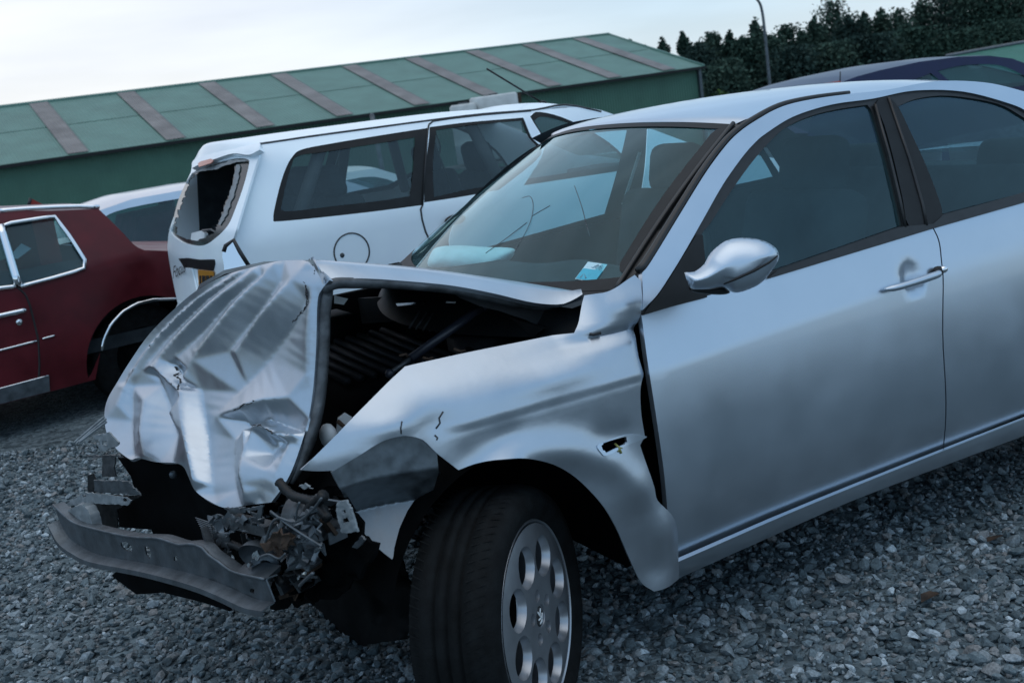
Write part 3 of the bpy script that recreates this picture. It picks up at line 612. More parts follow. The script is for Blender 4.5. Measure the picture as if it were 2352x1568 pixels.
bon = obj('bonnet', Vh, F, [M['crumple'], M['void']], WRECK, solid=.010, moff=1, out=(-.8, -.5, .3))
bon.modifiers['edges'].split_angle = math.radians(40)
# bonnet, rear half standing up like a tent
Zk = lambda y, k, *p: on(1, y, k, *p)
lipn = [Zk(-.60, 'h', 1672, 106), Zk(-.61, 'h', 1725, 125), Zk(-.615, 'h', 1765, 165)]
nearE = curve3([Zk(-.605, 'A', 262, 245), Zk(-.61, 'A', 330, 228), Zk(-.62, 'A', 500, 226), Zk(-.62, 'A', 700, 238), Zk(-.625, 'A', 1000, 266), Zk(-.635, 'A', 1250, 312), Zk(-.645, 'A', 1480, 366), Zk(-.655, 'A', 1640, 378), Zk(-.66, 'A', 1715, 355), Zk(-.66, 'A', 1778, 318)], 5)
nE = rs3(nearE, 36)
topE = rs3(curve3([Zk(-.55, 'A', 195, 116), Zk(-.50, 'A', 500, 134), Zk(-.49, 'A', 800, 160), Zk(-.50, 'A', 1100, 200), Zk(-.54, 'A', 1400, 244), Zk(-.62, 'A', 1768, 304)], 8), 36)
# far rows carry on across the car, dropping slowly
rowsT = [nE, nE*.5+topE*.5+np.array([-.004, -.006, .012]), topE]
for k, (yy, dz, dx) in enumerate(((-.2, -.015, -.02), (.15, -.045, -.04), (.45, -.09, -.05), (.64, -.15, -.05))):
    r = topE.copy(); t = np.linspace(0, 1, 36); r[:, 1] = yy
    r[:, 2] += dz*(1-t)*1.4+dz*.1*t-.03*t*(k > 1); r[:, 0] += dx*(1-t)-.12*t*(1-abs(yy)/.66); rowsT.append(r)
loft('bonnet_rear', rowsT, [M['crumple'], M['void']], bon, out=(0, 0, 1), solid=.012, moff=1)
# folded rolled edge joining the two
e0 = [Zk(-.60, 'h', *p) for p in ((1672, 106), (1700, 120), (1735, 165), (1762, 214))]
hv = lambda p: Vh[np.argmin(np.linalg.norm(V2-np.array(p), axis=1))]
fl = rs3(curve3([hv(p) for p in ((1670, 108), (1690, 140), (1715, 180), (1740, 240))]), 12); tl = rs3(curve3([topE[0], (topE[0]+nE[0])/2+np.array([-.005, -.01, .01]), nE[0]]), 12)
loft('bonnet_fold', [fl, (fl+tl)/2+np.array([0, -.006, .008]), tl], M['crumple'], bon, out=(0, -.6, .6), solid=.006)
# dark rolled seam just inside the near edge of both halves
lip2 = [hv(p)+np.array([.022, .006, 0]) for p in ((1740, 300), (1715, 420), (1712, 560), (1700, 780), (1672, 950), (1632, 1090), (1580, 1230), (1530, 1320))]
lipb = [Zk(-.61, 'A', *p) for p in ((1600, 398), (1450, 385), (1200, 330), (1000, 290), (700, 262), (430, 252), (320, 256), (270, 285))]
MB().tube(rs3(curve3(lipb+lip2), 90), np.interp(np.linspace(0, 1, 90), [0, .1, .4, .5, .9, 1], [.006, .012, .012, .014, .016, .006]), 10).build('bonnet_seam', M['steel'], bon, True)
# tears in the metal
for k, g, pts, w in (('h', gB, [(1640, 225), (1655, 270), (1635, 330), (1640, 360), (1600, 395), (1550, 445)], .0035), ('h', gB, [(1655, 240), (1640, 300), (1650, 345)], .003), ('h', gB, [(918, 665), (935, 700), (925, 720), (950, 745), (968, 785), (975, 805)], .006), ('h', gB, [(1265, 915), (1330, 892), (1400, 872)], .003), ('h', gB, [(1345, 1012), (1400, 1000), (1450, 1004), (1490, 1038)], .0035), ('h', gB, [(1665, 112), (1690, 150), (1680, 200)], .003)):
    q = []
    for p in pts:
        i = np.argmin(np.linalg.norm(V2-np.array(p), axis=1)); q.append(Vh[i]+nB(Vh[i])*.0010)
    q = np.array(q); MB().tube(rs3(q, 24)+rng.normal(0, .0016, (24, 3)), np.abs(rng.normal(w*.32, w*.2, 24))+.0003, 5).build('metal_tear', M['letter'], bon)

# ------------------------------------------------------------------ wheel, engine bay and wreckage
def wheel(parent, C, ang, camber, full=True, R=.328, rr=.238, w=.195):
    Rm = rotz(ang)@rotx(camber)
    def T(V): return np.asarray(V)@Rm.T+np.asarray(C)
    m = MB(); h = w/2        # wheel axis is local Y, outer face at y = 0, body behind it (+y)
    c0 = .075
    prof = [(rr-.004, .012), (rr+.008, -.004), (rr+.03, -.014), (R-.045, -.018), (R-.018, -.008), (R-.006, .010), (R, .03)]
    for gy in (.065, .098, .131): prof += [(R+.001, gy-.006), (R-.009, gy-.004), (R-.009, gy+.004), (R+.001, gy+.006)]
    prof += [(R, w-.03), (R-.006, w-.01), (R-.018, w+.006), (R-.045, w+.014), (rr+.008, w), (rr-.004, w-.015)]
    m.lathe(prof, n=96)
    if full:
        for j in range(92):          # cross cuts on the two shoulder ribs
            t = 2*np.pi*j/92
            for y0, y1, s in ((.004, .052, .06), (w-.052, w-.004, -.06)):
                a, b = t, t+s; p = lambda tt, y, r: [r*np.cos(tt), y, r*np.sin(tt)]
                d = .010
                m.add([p(a, y0, R-.004), p(a+d, y0, R-.004), p(b+d, y1, R+.0035), p(b, y1, R+.0035)], [(0, 1, 2, 3)])
    m.V = [tuple(v) for v in T(m.V)]
    wh = m.build('front_wheel' if full else 'rear_wheel', M['tyre'], parent, True)
    r = MB(); r.lathe([(rr-.012, w-.02), (rr-.012, .02), (rr-.006, .004), (rr, -.002), (rr+.003, .004), (rr+.001, .014)], n=72)
    # face disc with eight round openings and five stud holes
    ring = lambda cx, cz, q, n=22: np.array([(cx+q*np.cos(a), cz+q*np.sin(a)) for a in np.linspace(0, 2*np.pi, n, endpoint=False)])
    holes = [ring(.150*np.cos(a), .150*np.sin(a), .0525) for a in np.radians(np.arange(8)*45+14)]
    studs = [ring(.056*np.cos(a), .056*np.sin(a), .0165, 14) for a in np.radians(np.arange(5)*72+20)]
    V2, F = tri(ring(0, 0, rr-.008, 72), .011, holes+studs+[ring(0, 0, .030, 20)])
    dz = lambda q: .010*np.clip((q-.17)/.07, 0, 1)**2+.004*np.clip((.06-q)/.06, 0, 1)-.004
    q = np.hypot(V2[:, 0], V2[:, 1]); V = np.c_[V2[:, 0], -.004+.012*np.cos(np.clip(q/(rr), 0, 1)*1.2)*0+dz(q), V2[:, 1]]
    F = [f if np.cross(V[f[1]]-V[f[0]], V[f[2]]-V[f[0]])[1] < 0 else f[::-1] for f in F]
    r.add(V, F)
    for hs, dep, sc in ((holes, .021, .86), (studs, .0225, .8), ([ring(0, 0, .030, 20)], .003, 1)):
        for hh in hs:
            c = hh.mean(0); n = len(hh); vs = []
            off = c/(np.linalg.norm(c)+1e-9)*0
            for k, (dd, s) in enumerate(((0, 1), (.004, .97), (dep, sc))):
                for p in hh: z = c+(p-c)*s+off*(k == 2); vs.append((z[0], dz(np.hypot(*p))-.004+dd, z[1]))
            r.add(vs, [(k*n+i, k*n+(i+1) % n, (k+1)*n+(i+1) % n, (k+1)*n+i) for k in range(2) for i in range(n)])
            if dep != .021: r.add(vs[2*n:], [tuple(range(n))])
    r.V = [tuple(v) for v in T(r.V)]
    rm = r.build('rim', M['alloy'], wh, True)
    md = rm.modifiers.new('es', 'EDGE_SPLIT'); md.split_angle = math.radians(38)
    em = MB(); em.lathe([(.0005, -.0045), (.024, -.004), (.028, -.001)], n=24); em.V = [tuple(v) for v in T(em.V)]
    e = em.build('wheel_emblem', M['letter'], rm, True)
    st = MB()
    for pts in ([(-.012, .017), (-.004, .004), (.006, -.006), (.004, -.018)], [(.008, .018), (-.003, .004)], [(-.014, -.004), (.002, -.004)], [(-.010, -.016), (.004, -.012), (.013, .004)]):
        st.tube([(a, -.0055, b) for a, b in pts], .0022, 5)
    st.V = [tuple(v) for v in T(st.V)]; st.build('emblem_mark', M['white'], e, True)
    bk = MB(); bk.lathe([(.001, .12), (rr-.10, .118), (rr-.10, .15), (rr-.015, .15)], n=32); bk.V = [tuple(v) for v in T(bk.V)]; bk.build('brake_disc', M['void'], wh, True)
    return wh
hubc = on(1, -.85, 'wh', 1433, 1197)
wheel(WRECK, hubc, math.radians(40.5), math.radians(-2))
wheel(WRECK, (2.595, -.845, .27), 0, 0, False)
ln = []
for yy in (-.80, -.55, -.35): ln.append([(.02+.385*math.cos(t), yy, .30+.385*math.sin(t)) for t in np.linspace(-.02, math.pi*.93, 26)])
loft('wheel_arch_liner', ln, M['void'], WRECK)
MB().box((0.42, 0, .62), (.04, 1.5, .72)).box((.47, -.70, .64), (.05, .10, .58)).build('bulkhead', M['void'], WRECK)
MB().box((1.4, 0, .23), (2.0, 1.3, .06)).build('floor_pan', M['void'], WRECK)
MB().box((.02, .74, .68), (.80, .03, .46)).build('far_wing', M['void'], WRECK)
smoothbox('engine', (.02, .05, .60), (.50, .80, .42), M['void'], WRECK, rotz(.1), .06)
eb = MB()
for i in range(9): eb.tube([(-.18+.04*i, -.25, .82), (-.18+.04*i, .25, .84)], .012, 8)
eb.box((-.02, .45, .80), (.25, .22, .18)).box((.22, -.30, .80), (.14, .16, .14)).ball((.16, -.47, .80), (.10, .10, .07))
eb.build('engine_cover', mat('dusty engine plastic', (.012, .014, .016), .6, spec=.3, noise=.4, nscale=15), WRECK, True)
MB().lathe([(.001, .02), (.06, .02), (.085, .0), (.09, -.06)], (.12, -.56, .84), 2, 28).build('strut_tower', mat('grey primed tower', (.03, .034, .038), .6, spec=.3, noise=.3), WRECK, True)
MB().tube(curve3([(-.1, -.42, .70), (-.02, -.45, .80), (.12, -.40, .84), (.24, -.22, .83)], 6), .02, 10).build('hose', M['rubber'], WRECK, True)
# things seen in the gap beneath the bonnet
plate('hinge_panel', 'A', [(1000, 292), (1180, 330), (1480, 384), (1640, 412), (1765, 335), (1720, 440), (1600, 480), (1545, 518), (1450, 470), (1300, 420), (1180, 390), (1060, 340)], lambda p: p[1]+.55, mat('primed panel', (.035, .04, .045), .6, .3, noise=.3), WRECK, .006, 20)
plate('scuttle_grille', 'A', [(330, 330), (400, 345), (700, 330), (1000, 340), (1180, 400), (1400, 470), (1550, 520), (1500, 560), (1200, 540), (800, 470), (350, 500)], lambda p: p[0]-.25, M['black'], WRECK, .01, 25)
sl_ = MB()
for i in range(14):
    a = Zk(-.1, 'A', 820+40*i, 420+5*i); b = Zk(-.1, 'A', 760+40*i, 520+6*i); sl_.tube([a, b], .0035, 5)
sl_.build('scuttle_ribs', M['steel'], WRECK, True)
for n_, pts, mm in (('bonnet_hole_edge', [(320, 325), (400, 345), (375, 380), (320, 372)], 'vansilver'), ('chrome_strip', [(680, 372), (800, 366), (795, 380), (690, 388)], 'chrome'), ('chrome_strip', [(840, 366), (905, 352), (900, 362), (845, 376)], 'chrome'), ('pale_clip', [(980, 360), (1035, 362), (1030, 372), (975, 370)], 'white')):
    plate(n_, 'A', pts, lambda p: p[1]+.30, M[mm], WRECK, .003, 20)
s0, s1, s2 = Zk(-.47, 'A', 1200, 385), Zk(-.47, 'A', 770, 695), Zk(-.47, 'A', 645, 785)
MB().tube([s0, s1], .0125, 12).tube([s1, s2], .006, 8).ball(s2, .013).ball(s0, .016).build('gas_strut', mat('strut paint', (.018, .022, .032), .4, noise=.2), WRECK, True)
MB().tube([s1+(s2-s1)*.05, s2], .0068, 8).build('strut_rod', M['steel'], WRECK, True)
bc = Zk(-.58, 'A', 285, 1150)
MB().ball(bc, (.022, .03, .032)).build('headlamp_bulb', M['white'], WRECK, True)
plate('bulb_holder', 'A', [(345, 1045), (385, 1015), (425, 1040), (370, 1110), (330, 1140)], lambda p: p[1]+.57, M['white'], WRECK, .006, 20)
MB().tube([bc+[.03, 0, .03], bc+[.045, 0, .01], bc+[.04, -.01, -.02]], .006, 6).build('bulb_wire', M['rust'], WRECK, True)
cz = MB()
for i, (a, b, c) in enumerate((((700, 680), (740, 670), (750, 690)), ((1020, 640), (1060, 655), (1090, 650)), ((840, 690), (870, 700), (900, 690)))):
    MB().tube([Zk(-.55, 'A', *a), Zk(-.55, 'A', *b), Zk(-.55, 'A', *c)], .004, 5).build('wire', M['rust'], WRECK, True)
hz_ = MB()
for pts_, r in (([(1900, 560), (1820, 640), (1760, 780), (1700, 900)], .013), ([(1640, 480), (1720, 560), (1840, 600), (1930, 700)], .011), ([(1250, 820), (1400, 860), (1560, 960), (1660, 1080)], .010)):
    HP = rs3(curve3([onG(lambda p: p[0]-(-.606-.233*(p[1]+.706)+.06), 'b', *p) for p in pts_]), 26)
    hb = MB().tube(HP, r*(1+.10*np.cos(np.arange(26)*np.pi)), 10); hb.build('hose', M['black'], WRECK, True)
rc = onG(lambda p: p[0]-(-.606-.233*(p[1]+.706)+.03), 'b', 1520, 930)
bw = MB(); bw.lathe([(.052, .0), (.046, .018), (.032, .032), (.012, .040), (.001, .041)], n=28); Rb = rotz(-.9)@rotx(.5)
bw.V = [tuple(Rb@np.array(v)+rc) for v in bw.V]; bw.build('headlamp_reflector', M['alu'], WRECK, True)
fm = onG(lambda p: p[0]-(-.606-.233*(p[1]+.706)+.10), 'b', 1840, 700)
fq = MB(); fq.lathe([(.001, -.01), (.05, -.01), (.055, 0), (.055, .05), (.001, .05)], n=24); fq.V = [tuple(rotz(.6)@np.array(v)+fm) for v in fq.V]; fq.build('fan_motor', M['steel'], WRECK, True)
for q, (a_, b_) in enumerate((((1225, 760), (1330, 1010)), ((1350, 700), (1600, 760)))):
    A_3, B_3 = [onG(lambda p: p[0]-(-.606-.233*(p[1]+.706)+.05), 'b', *w) for w in (a_, b_)]
    R4 = np.array([(B_3-A_3)/np.linalg.norm(B_3-A_3), np.cross([0, 0, 1], B_3-A_3)/np.linalg.norm(np.cross([0, 0, 1], B_3-A_3)), [0, 0, 1]]).T
    MB().box((A_3+B_3)/2, (np.linalg.norm(B_3-A_3), .04, .025), R4).build('lamp_panel', M['steel'], WRECK)
# bumper beam -------------------------------------------------------------------
def gbm(p): return p[0]-(-.606-.233*(p[1]+.706))
up_b = [(318, 616, 1), (430, 715), (560, 757), (700, 790), (800, 806), (930, 812), (1000, 832), (1060, 850), (1130, 846), (1200, 870), (1235, 912), (1300, 955), (1380, 1010), (1560, 1052, 1)]
lo_b = [(1612, 1185, 1), (1500, 1165), (1350, 1098), (1180, 1035), (900, 965), (600, 912), (480, 860), (400, 800), (345, 700, 1)]
OB = curve(up_b+lo_b, 5)
slots = [[(708, 835), (740, 832), (778, 860), (775, 890), (735, 880), (712, 858)], [(850, 858), (875, 862), (888, 900), (880, 935), (858, 905)], [(1022, 918), (1040, 915), (1042, 945), (1022, 942)], [(1470, 1105), (1495, 1110), (1492, 1135), (1468, 1125)]]
def dents(x, y):
    h = 0
    for a, b in ((735, 890), (850, 900), (1170, 970), (1270, 1030), (1375, 1075), (1480, 1120)): h += .012*math.exp(-((x-a)/28)**2-((y-b)/55)**2)
    return -h
beam = plate('bumper_beam', 'b', list(OB), gbm, M['alu'], WRECK, .004, 13, slots, fn=dents)
def edge3(pts): return rs3(np.array([onG(gbm, 'b', *p) for p in curve(pts, 5, False)]), 50)
ue, le = edge3(up_b), edge3(lo_b)
fwd = np.array([-.032, -.008, 0])
loft('beam_flange', [le, le+fwd*.6+[0, 0, -.003], le+fwd*1.1+[0, 0, -.008], le+fwd*1.15+[0, 0, -.022]], M['alu'], beam, out=(0, 0, 1), solid=.003)
loft('beam_flange', [ue, ue-fwd*.3+[0, 0, .002], ue-fwd*1.0+[0, 0, .0]], M['alu'], beam, out=(0, 0, 1), solid=.003)
MB().tube(ue+[-.003, -.002, .002], .0045, 6).build('beam_rim', M['alu'], beam, True)
ends = [onG(gbm, 'b', *p) for p in ((1380, 1010), (1560, 1052), (1550, 1090), (1400, 1050))]
obj('beam_tab', ends+[e+np.array([.05, .03, .01]) for e in ends], [(0, 1, 2, 3), (4, 5, 6, 7), (0, 1, 5, 4), (1, 2, 6, 5), (2, 3, 7, 6)], M['alu'], beam, False)
gk = lambda dx: (lambda p: gbm(p)-dx)
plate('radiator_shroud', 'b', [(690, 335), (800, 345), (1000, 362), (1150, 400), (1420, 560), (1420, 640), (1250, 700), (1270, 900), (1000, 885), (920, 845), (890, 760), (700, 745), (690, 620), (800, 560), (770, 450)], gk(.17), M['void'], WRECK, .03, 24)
MB().ball(onG(gk(.15), 'b', 1018, 437), (.012, .006, .012)).build('shroud_bolt', M['alu'], WRECK, True)
fin_ = MB()
for i in range(16): fin_.tube([onG(gk(.05), 'b', 1150+6*i, 690+12*i), onG(gk(.05), 'b', 1240+2*i, 720+12*i)], .0018, 4)
fin_.build('radiator_fins', M['steel'], WRECK)
P3 = lambda n, pts, dx, mm, hl=(), th=.004, st=14, jt=.001: plate(n, 'b', pts, gk(dx), M[mm], WRECK, th, st, hl, jit=jt)
P3('shroud_panel', [(515, 445), (545, 432), (560, 470), (555, 545), (700, 560), (830, 560), (690, 640), (690, 750), (560, 745), (520, 600)], .10, 'black')
P3('bracket', [(552, 470), (750, 475), (778, 505), (828, 558), (700, 548), (555, 540)], .06, 'alu')
P3('bracket', [(475, 555), (500, 540), (560, 548), (740, 570), (772, 590), (745, 618), (640, 612), (500, 602), (370, 632), (400, 600)], .05, 'grey', [[(483, 553), (503, 550), (506, 565), (486, 568)], [(722, 577), (745, 577), (745, 592), (722, 592)]])
P3('foam_block', [(392, 645), (490, 608), (530, 680), (545, 742), (480, 720), (420, 690)], .02, 'grey', (), .03)
P3('lamp_post_bracket', [(600, 325), (680, 320), (672, 400), (680, 450), (600, 450)], .12, 'steel')
P3('lamp_mount', [(548, 208), (640, 190), (700, 250), (690, 270), (590, 300), (575, 270)], .02, 'grey', [[(560, 232), (585, 228), (588, 262), (565, 262)], [(600, 238), (632, 240), (628, 268), (600, 262)]])
P3('torn_strip', [(500, 325), (690, 322), (720, 335), (560, 335)], .03, 'steel')
hs_ = MB()
for a, b in (((442, 245), (612, 100)), ((455, 250), (622, 112)), ((470, 245), (625, 128))): hs_.tube([onG(gk(.0), 'b', *a), onG(gk(.05), 'b', *b)], .004, 5)
hs_.build('headlamp_trim', M['grey'], WRECK)
# crumpled metal behind the near end of the beam
P3('crumpled_bracket', [(1215, 690), (1260, 675), (1400, 690), (1530, 690), (1520, 770), (1380, 750), (1340, 800), (1260, 740)], .03, 'alu', [[(1315, 752), (1350, 750), (1355, 775), (1320, 778)]], .004, 16, .004)
P3('crumpled_bracket', [(1250, 740), (1330, 800), (1365, 970), (1330, 980), (1290, 900)], .05, 'steel', (), .004, 16, .004)
P3('torn_panel', [(1545, 830), (1600, 770), (1720, 690), (1850, 630), (1905, 850), (1830, 950), (1800, 985), (1690, 965), (1680, 920)], .0, 'alu', (), .004, 18, .006)
P3('rusty_plate', [(1540, 840), (1640, 770), (1740, 800), (1680, 880), (1650, 930)], -.02, 'rust', (), .003, 18, .005)
P3('slotted_bracket', [(1978, 600), (2030, 588), (2060, 640), (2100, 770), (2010, 782), (1975, 660)], .02, 'grey', [[(2008, 648), (2026, 642), (2034, 660), (2014, 668)], [(2004, 695), (2040, 688), (2048, 715), (2010, 722)]], .005, 14)
P3('radiator_corner', [(1440, 640), (1550, 615), (1530, 690), (1500, 690)], .03, 'alu', [[(1465, 652), (1520, 640), (1510, 668)]])
P3('bonnet_catch', [(1310, 632), (1440, 632), (1440, 660), (1370, 672)], .05, 'alu')
P3('shard', [(1480, 905), (1510, 880), (1525, 920), (1515, 945), (1485, 930)], .02, 'chrome')
P3('shard', [(1452, 960), (1475, 945), (1480, 975), (1450, 980)], .02, 'chrome')
P3('shard', [(1775, 1010), (1800, 1005), (1795, 1022), (1778, 1022)], -.05, 'chrome')
P3('shard', [(1740, 1045), (1756, 1040), (1754, 1054)], -.05, 'chrome')
P3('rod_end', [(2070, 860), (2120, 800), (2150, 820), (2095, 875)], .05, 'alu')
P3('lamp_fragment', [(1755, 505), (1790, 490), (1840, 520), (1780, 515)], .03, 'grey')
wr = MB()
for pts, w in (([(1590, 652), (1720, 750), (1890, 858)], .003), ([(1890, 575), (1830, 650), (1740, 715), (1640, 690)], .003), ([(1530, 920), (1580, 905), (1640, 930), (1680, 900)], .003), ([(1740, 720), (1745, 650), (1760, 600)], .0025), ([(1560, 830), (1600, 720), (1640, 690)], .003), ([(1760, 1090), (1800, 1050), (1840, 1015)], .004)):
    wr.tube(rs3(curve3([onG(gk(-.03), 'b', *p) for p in pts]), 16), w, 5)
wr.build('loose_cable', M['alu'], WRECK, True)
sc2 = MB()
for i in range(300):
    px, py = rng.uniform(1430, 2010), rng.uniform(600, 1150)
    if px > 1850 and py > 800: continue
    c = onG(gk(rng.uniform(.12, .24)), 'b', px, py); R = rotz(rng.uniform(0, 6))@rotx(rng.uniform(0, 6))
    sc2.box(c, rng.uniform(.2, 1, 3)*[.085, .05, .012], R, int(rng.choice(4, p=[.4, .34, .2, .06])))
sc2.build('crushed_parts', [M['void'], M['steel'], M['alu'], M['rust']], WRECK)
tag(bpy.data.objects['crushed_parts'], kind='stuff')
P3('nose_shade_panel', [(1250, 640), (1900, 420), (2000, 520), (2200, 900), (2000, 1150), (1600, 1230), (1400, 1000)], .20, 'void', (), .01, 40, .006)  # black sheet added behind the wreckage, stands in for deep shade
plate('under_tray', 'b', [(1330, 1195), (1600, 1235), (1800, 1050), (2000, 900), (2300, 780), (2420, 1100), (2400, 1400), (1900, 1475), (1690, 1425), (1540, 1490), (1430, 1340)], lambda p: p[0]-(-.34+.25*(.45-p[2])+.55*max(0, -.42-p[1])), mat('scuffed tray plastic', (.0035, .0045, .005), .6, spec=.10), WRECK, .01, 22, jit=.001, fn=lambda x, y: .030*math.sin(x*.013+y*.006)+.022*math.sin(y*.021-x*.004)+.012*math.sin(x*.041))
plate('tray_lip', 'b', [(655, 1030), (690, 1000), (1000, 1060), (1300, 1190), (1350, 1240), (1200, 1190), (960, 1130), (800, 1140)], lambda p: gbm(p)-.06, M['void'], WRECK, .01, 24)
plate('hub_carrier', 'wh', [(712, 720), (770, 700), (800, 690), (830, 640), (820, 610), (850, 590), (870, 640), (835, 740), (810, 800), (750, 815), (740, 780), (790, 770), (720, 745)], lambda p: p[1]+.62, M['alu'], WRECK, .02, 16, jit=.003)
# ------------------------------------------------------------------ cabin
dash = []
for v, (x, z) in enumerate(((.30, .97), (.45, .985), (.62, .985), (.72, .95), (.76, .85), (.74, .55))):
    dash.append([(x-.06*(1-u*u), .70*u, z+.03*math.exp(-((u+.5)/.25)**2)*(v in (2, 3))+.015*(1-u*u)) for u in US])
loft('dashboard', dash, M['trim'], WRECK, out=(-.2, 0, 1))
sw = MB(); t = np.linspace(0, 2*np.pi, 33); Rr_ = roty(math.radians(-62))
sw.tube([np.array([.84, -.37, .93])+Rr_@np.array([.185*np.cos(a), .185*np.sin(a), 0]) for a in t], .014, 8, cap=False)
sw.ball((.83, -.37, .92), (.05, .08, .06)).tube([(.83, -.55, .92), (.83, -.19, .92)], .012).build('steering_wheel', M['black'], WRECK, True)
def seat(y, x0, par, m='trim', z0=.0):
    s = smoothbox('seat', (x0, y, .50+z0), (.50, .50, .16), M[m], par, roty(-.1), .06)
    smoothbox('backrest', (x0+.30, y, .80+z0), (.14, .50, .62), M[m], s, roty(.26), .06)
    smoothbox('headrest', (x0+.42, y, 1.17+z0), (.10, .28, .19), M[m], s, roty(.2), .05)
seat(-.37, 1.05, WRECK); seat(.37, 1.05, WRECK)
smoothbox('rear_bench', (1.95, 0, .50), (.5, 1.3, .2), M['trim'], WRECK, None, .06)
smoothbox('rear_backrest', (2.28, 0, .78), (.16, 1.3, .55), M['trim'], WRECK, roty(.4), .06)
for yy in (-.38, .38): smoothbox('rear_headrest', (2.42, yy, 1.06), (.10, .30, .14), M['trim'], WRECK, roty(.3), .05)
MB().box((2.60, 0, .99), (.42, 1.25, .02)).build('parcel_shelf', M['trim'], WRECK)
ab = curve([(185, 1085), (200, 1005), (250, 960), (400, 950), (560, 960), (735, 968), (745, 1010), (690, 1075), (620, 1150), (480, 1160), (300, 1140)], 4)
inflate('airbag', ab, on(1, .30, 'ws', 470, 1040), .10, M['cloth'], WRECK, 7, 'ws')
plate('seat_belt', 'ws', [(1560, 340), (1578, 340), (1482, 640), (1462, 700), (1450, 680)], lambda p: p[1]-.60, M['white'], WRECK, .002, 40)
# sticker and cracks on the windscreen
def gws(off):
    UU, VV_ = np.meshgrid(US, VS); G = np.array([[wsP(u, v) for u in US] for v in VS]).reshape(-1, 3)
    q = G-CAM; z = q@FW; px = np.c_[VW/2+FPX*(q@RT)/z, VH/2-FPX*(q@UP)/z]
    def f(k, x, y):
        v = np.array(zp(k, x, y)); d = np.linalg.norm(px-v, axis=1); i = np.argsort(d)[:6]; w = 1/(d[i]+1)**2; D = (z[i]*w).sum()/w.sum()
        return CAM+ray(*v)*(D-off)
    return f
onw = gws(.004); onw2 = gws(.006)
def quad(n, k, pts, m, par, f=onw): return obj(n, [f(k, *p) for p in pts], [(0, 1, 2, 3)], m, par, False, out=(-.5, -.5, .5))
st_ = quad('inspection_sticker', 'ws', [(1143, 1168), (1273, 1194), (1355, 1074), (1228, 1056)], M['stickw'], wsg)
quad('sticker_field', 'ws', [(1148, 1164), (1271, 1188), (1325, 1115), (1196, 1098)], M['stickb'], st_, onw2)
def text3(body, name, k, bl, br, tl, m, par, f):
    cu = bpy.data.curves.new(name, 'FONT'); cu.body = body; cu.size = 1; to = bpy.data.objects.new(name, cu); SC.collection.objects.link(to)
    dg = bpy.context.evaluated_depsgraph_get(); me = bpy.data.meshes.new_from_object(to.evaluated_get(dg)); bpy.data.objects.remove(to)
    V = np.array([tuple(v.co) for v in me.vertices]); lo, hi = V.min(0), V.max(0)
    a = (V[:, 0]-lo[0])/(hi[0]-lo[0]); b = (V[:, 1]-lo[1])/(hi[1]-lo[1])
    P0, P1, P2 = np.array(bl), np.array(br), np.array(tl)
    W_ = [f(k, *(P0+(P1-P0)*i+(P2-P0)*j)) for i, j in zip(a, b)]
    Fs = [tuple(p.vertices) for p in me.polygons]; bpy.data.meshes.remove(me)
    return obj(name, W_, Fs, m, par, False)
text3('2008', 'sticker_year', 'ws', (1222, 1090), (1312, 1103), (1240, 1066), M['ink'], st_, onw2)
MB().tube([onw2('ws', *p) for p in ((1180, 1160), (1205, 1135), (1215, 1165))], .003, 4).build('sticker_mark', M['ink'], st_)
ck = MB()
for pts in ([(800, 640), (850, 630), (870, 690), (850, 800), (790, 920), (745, 1000)], [(1140, 560), (1185, 690), (1215, 800), (1240, 890)], [(560, 1000), (700, 900), (830, 800)], [(860, 760), (980, 690)], [(640, 560), (760, 460), (860, 400)]):
    ck.tube(rs3(curve3([onw('ws', *p) for p in pts]), 24), .0011, 4)
ck.build('glass_crack', M['steel'], wsg)
cowl = rs3(np.array([wsP(u, 0, .002) for u in US]), 24)
loft('scuttle_panel', [cowl, cowl+[-.06, 0, -.03], cowl+[-.12, 0, -.10]], M['black'], WRECK, out=(0, 0, 1))

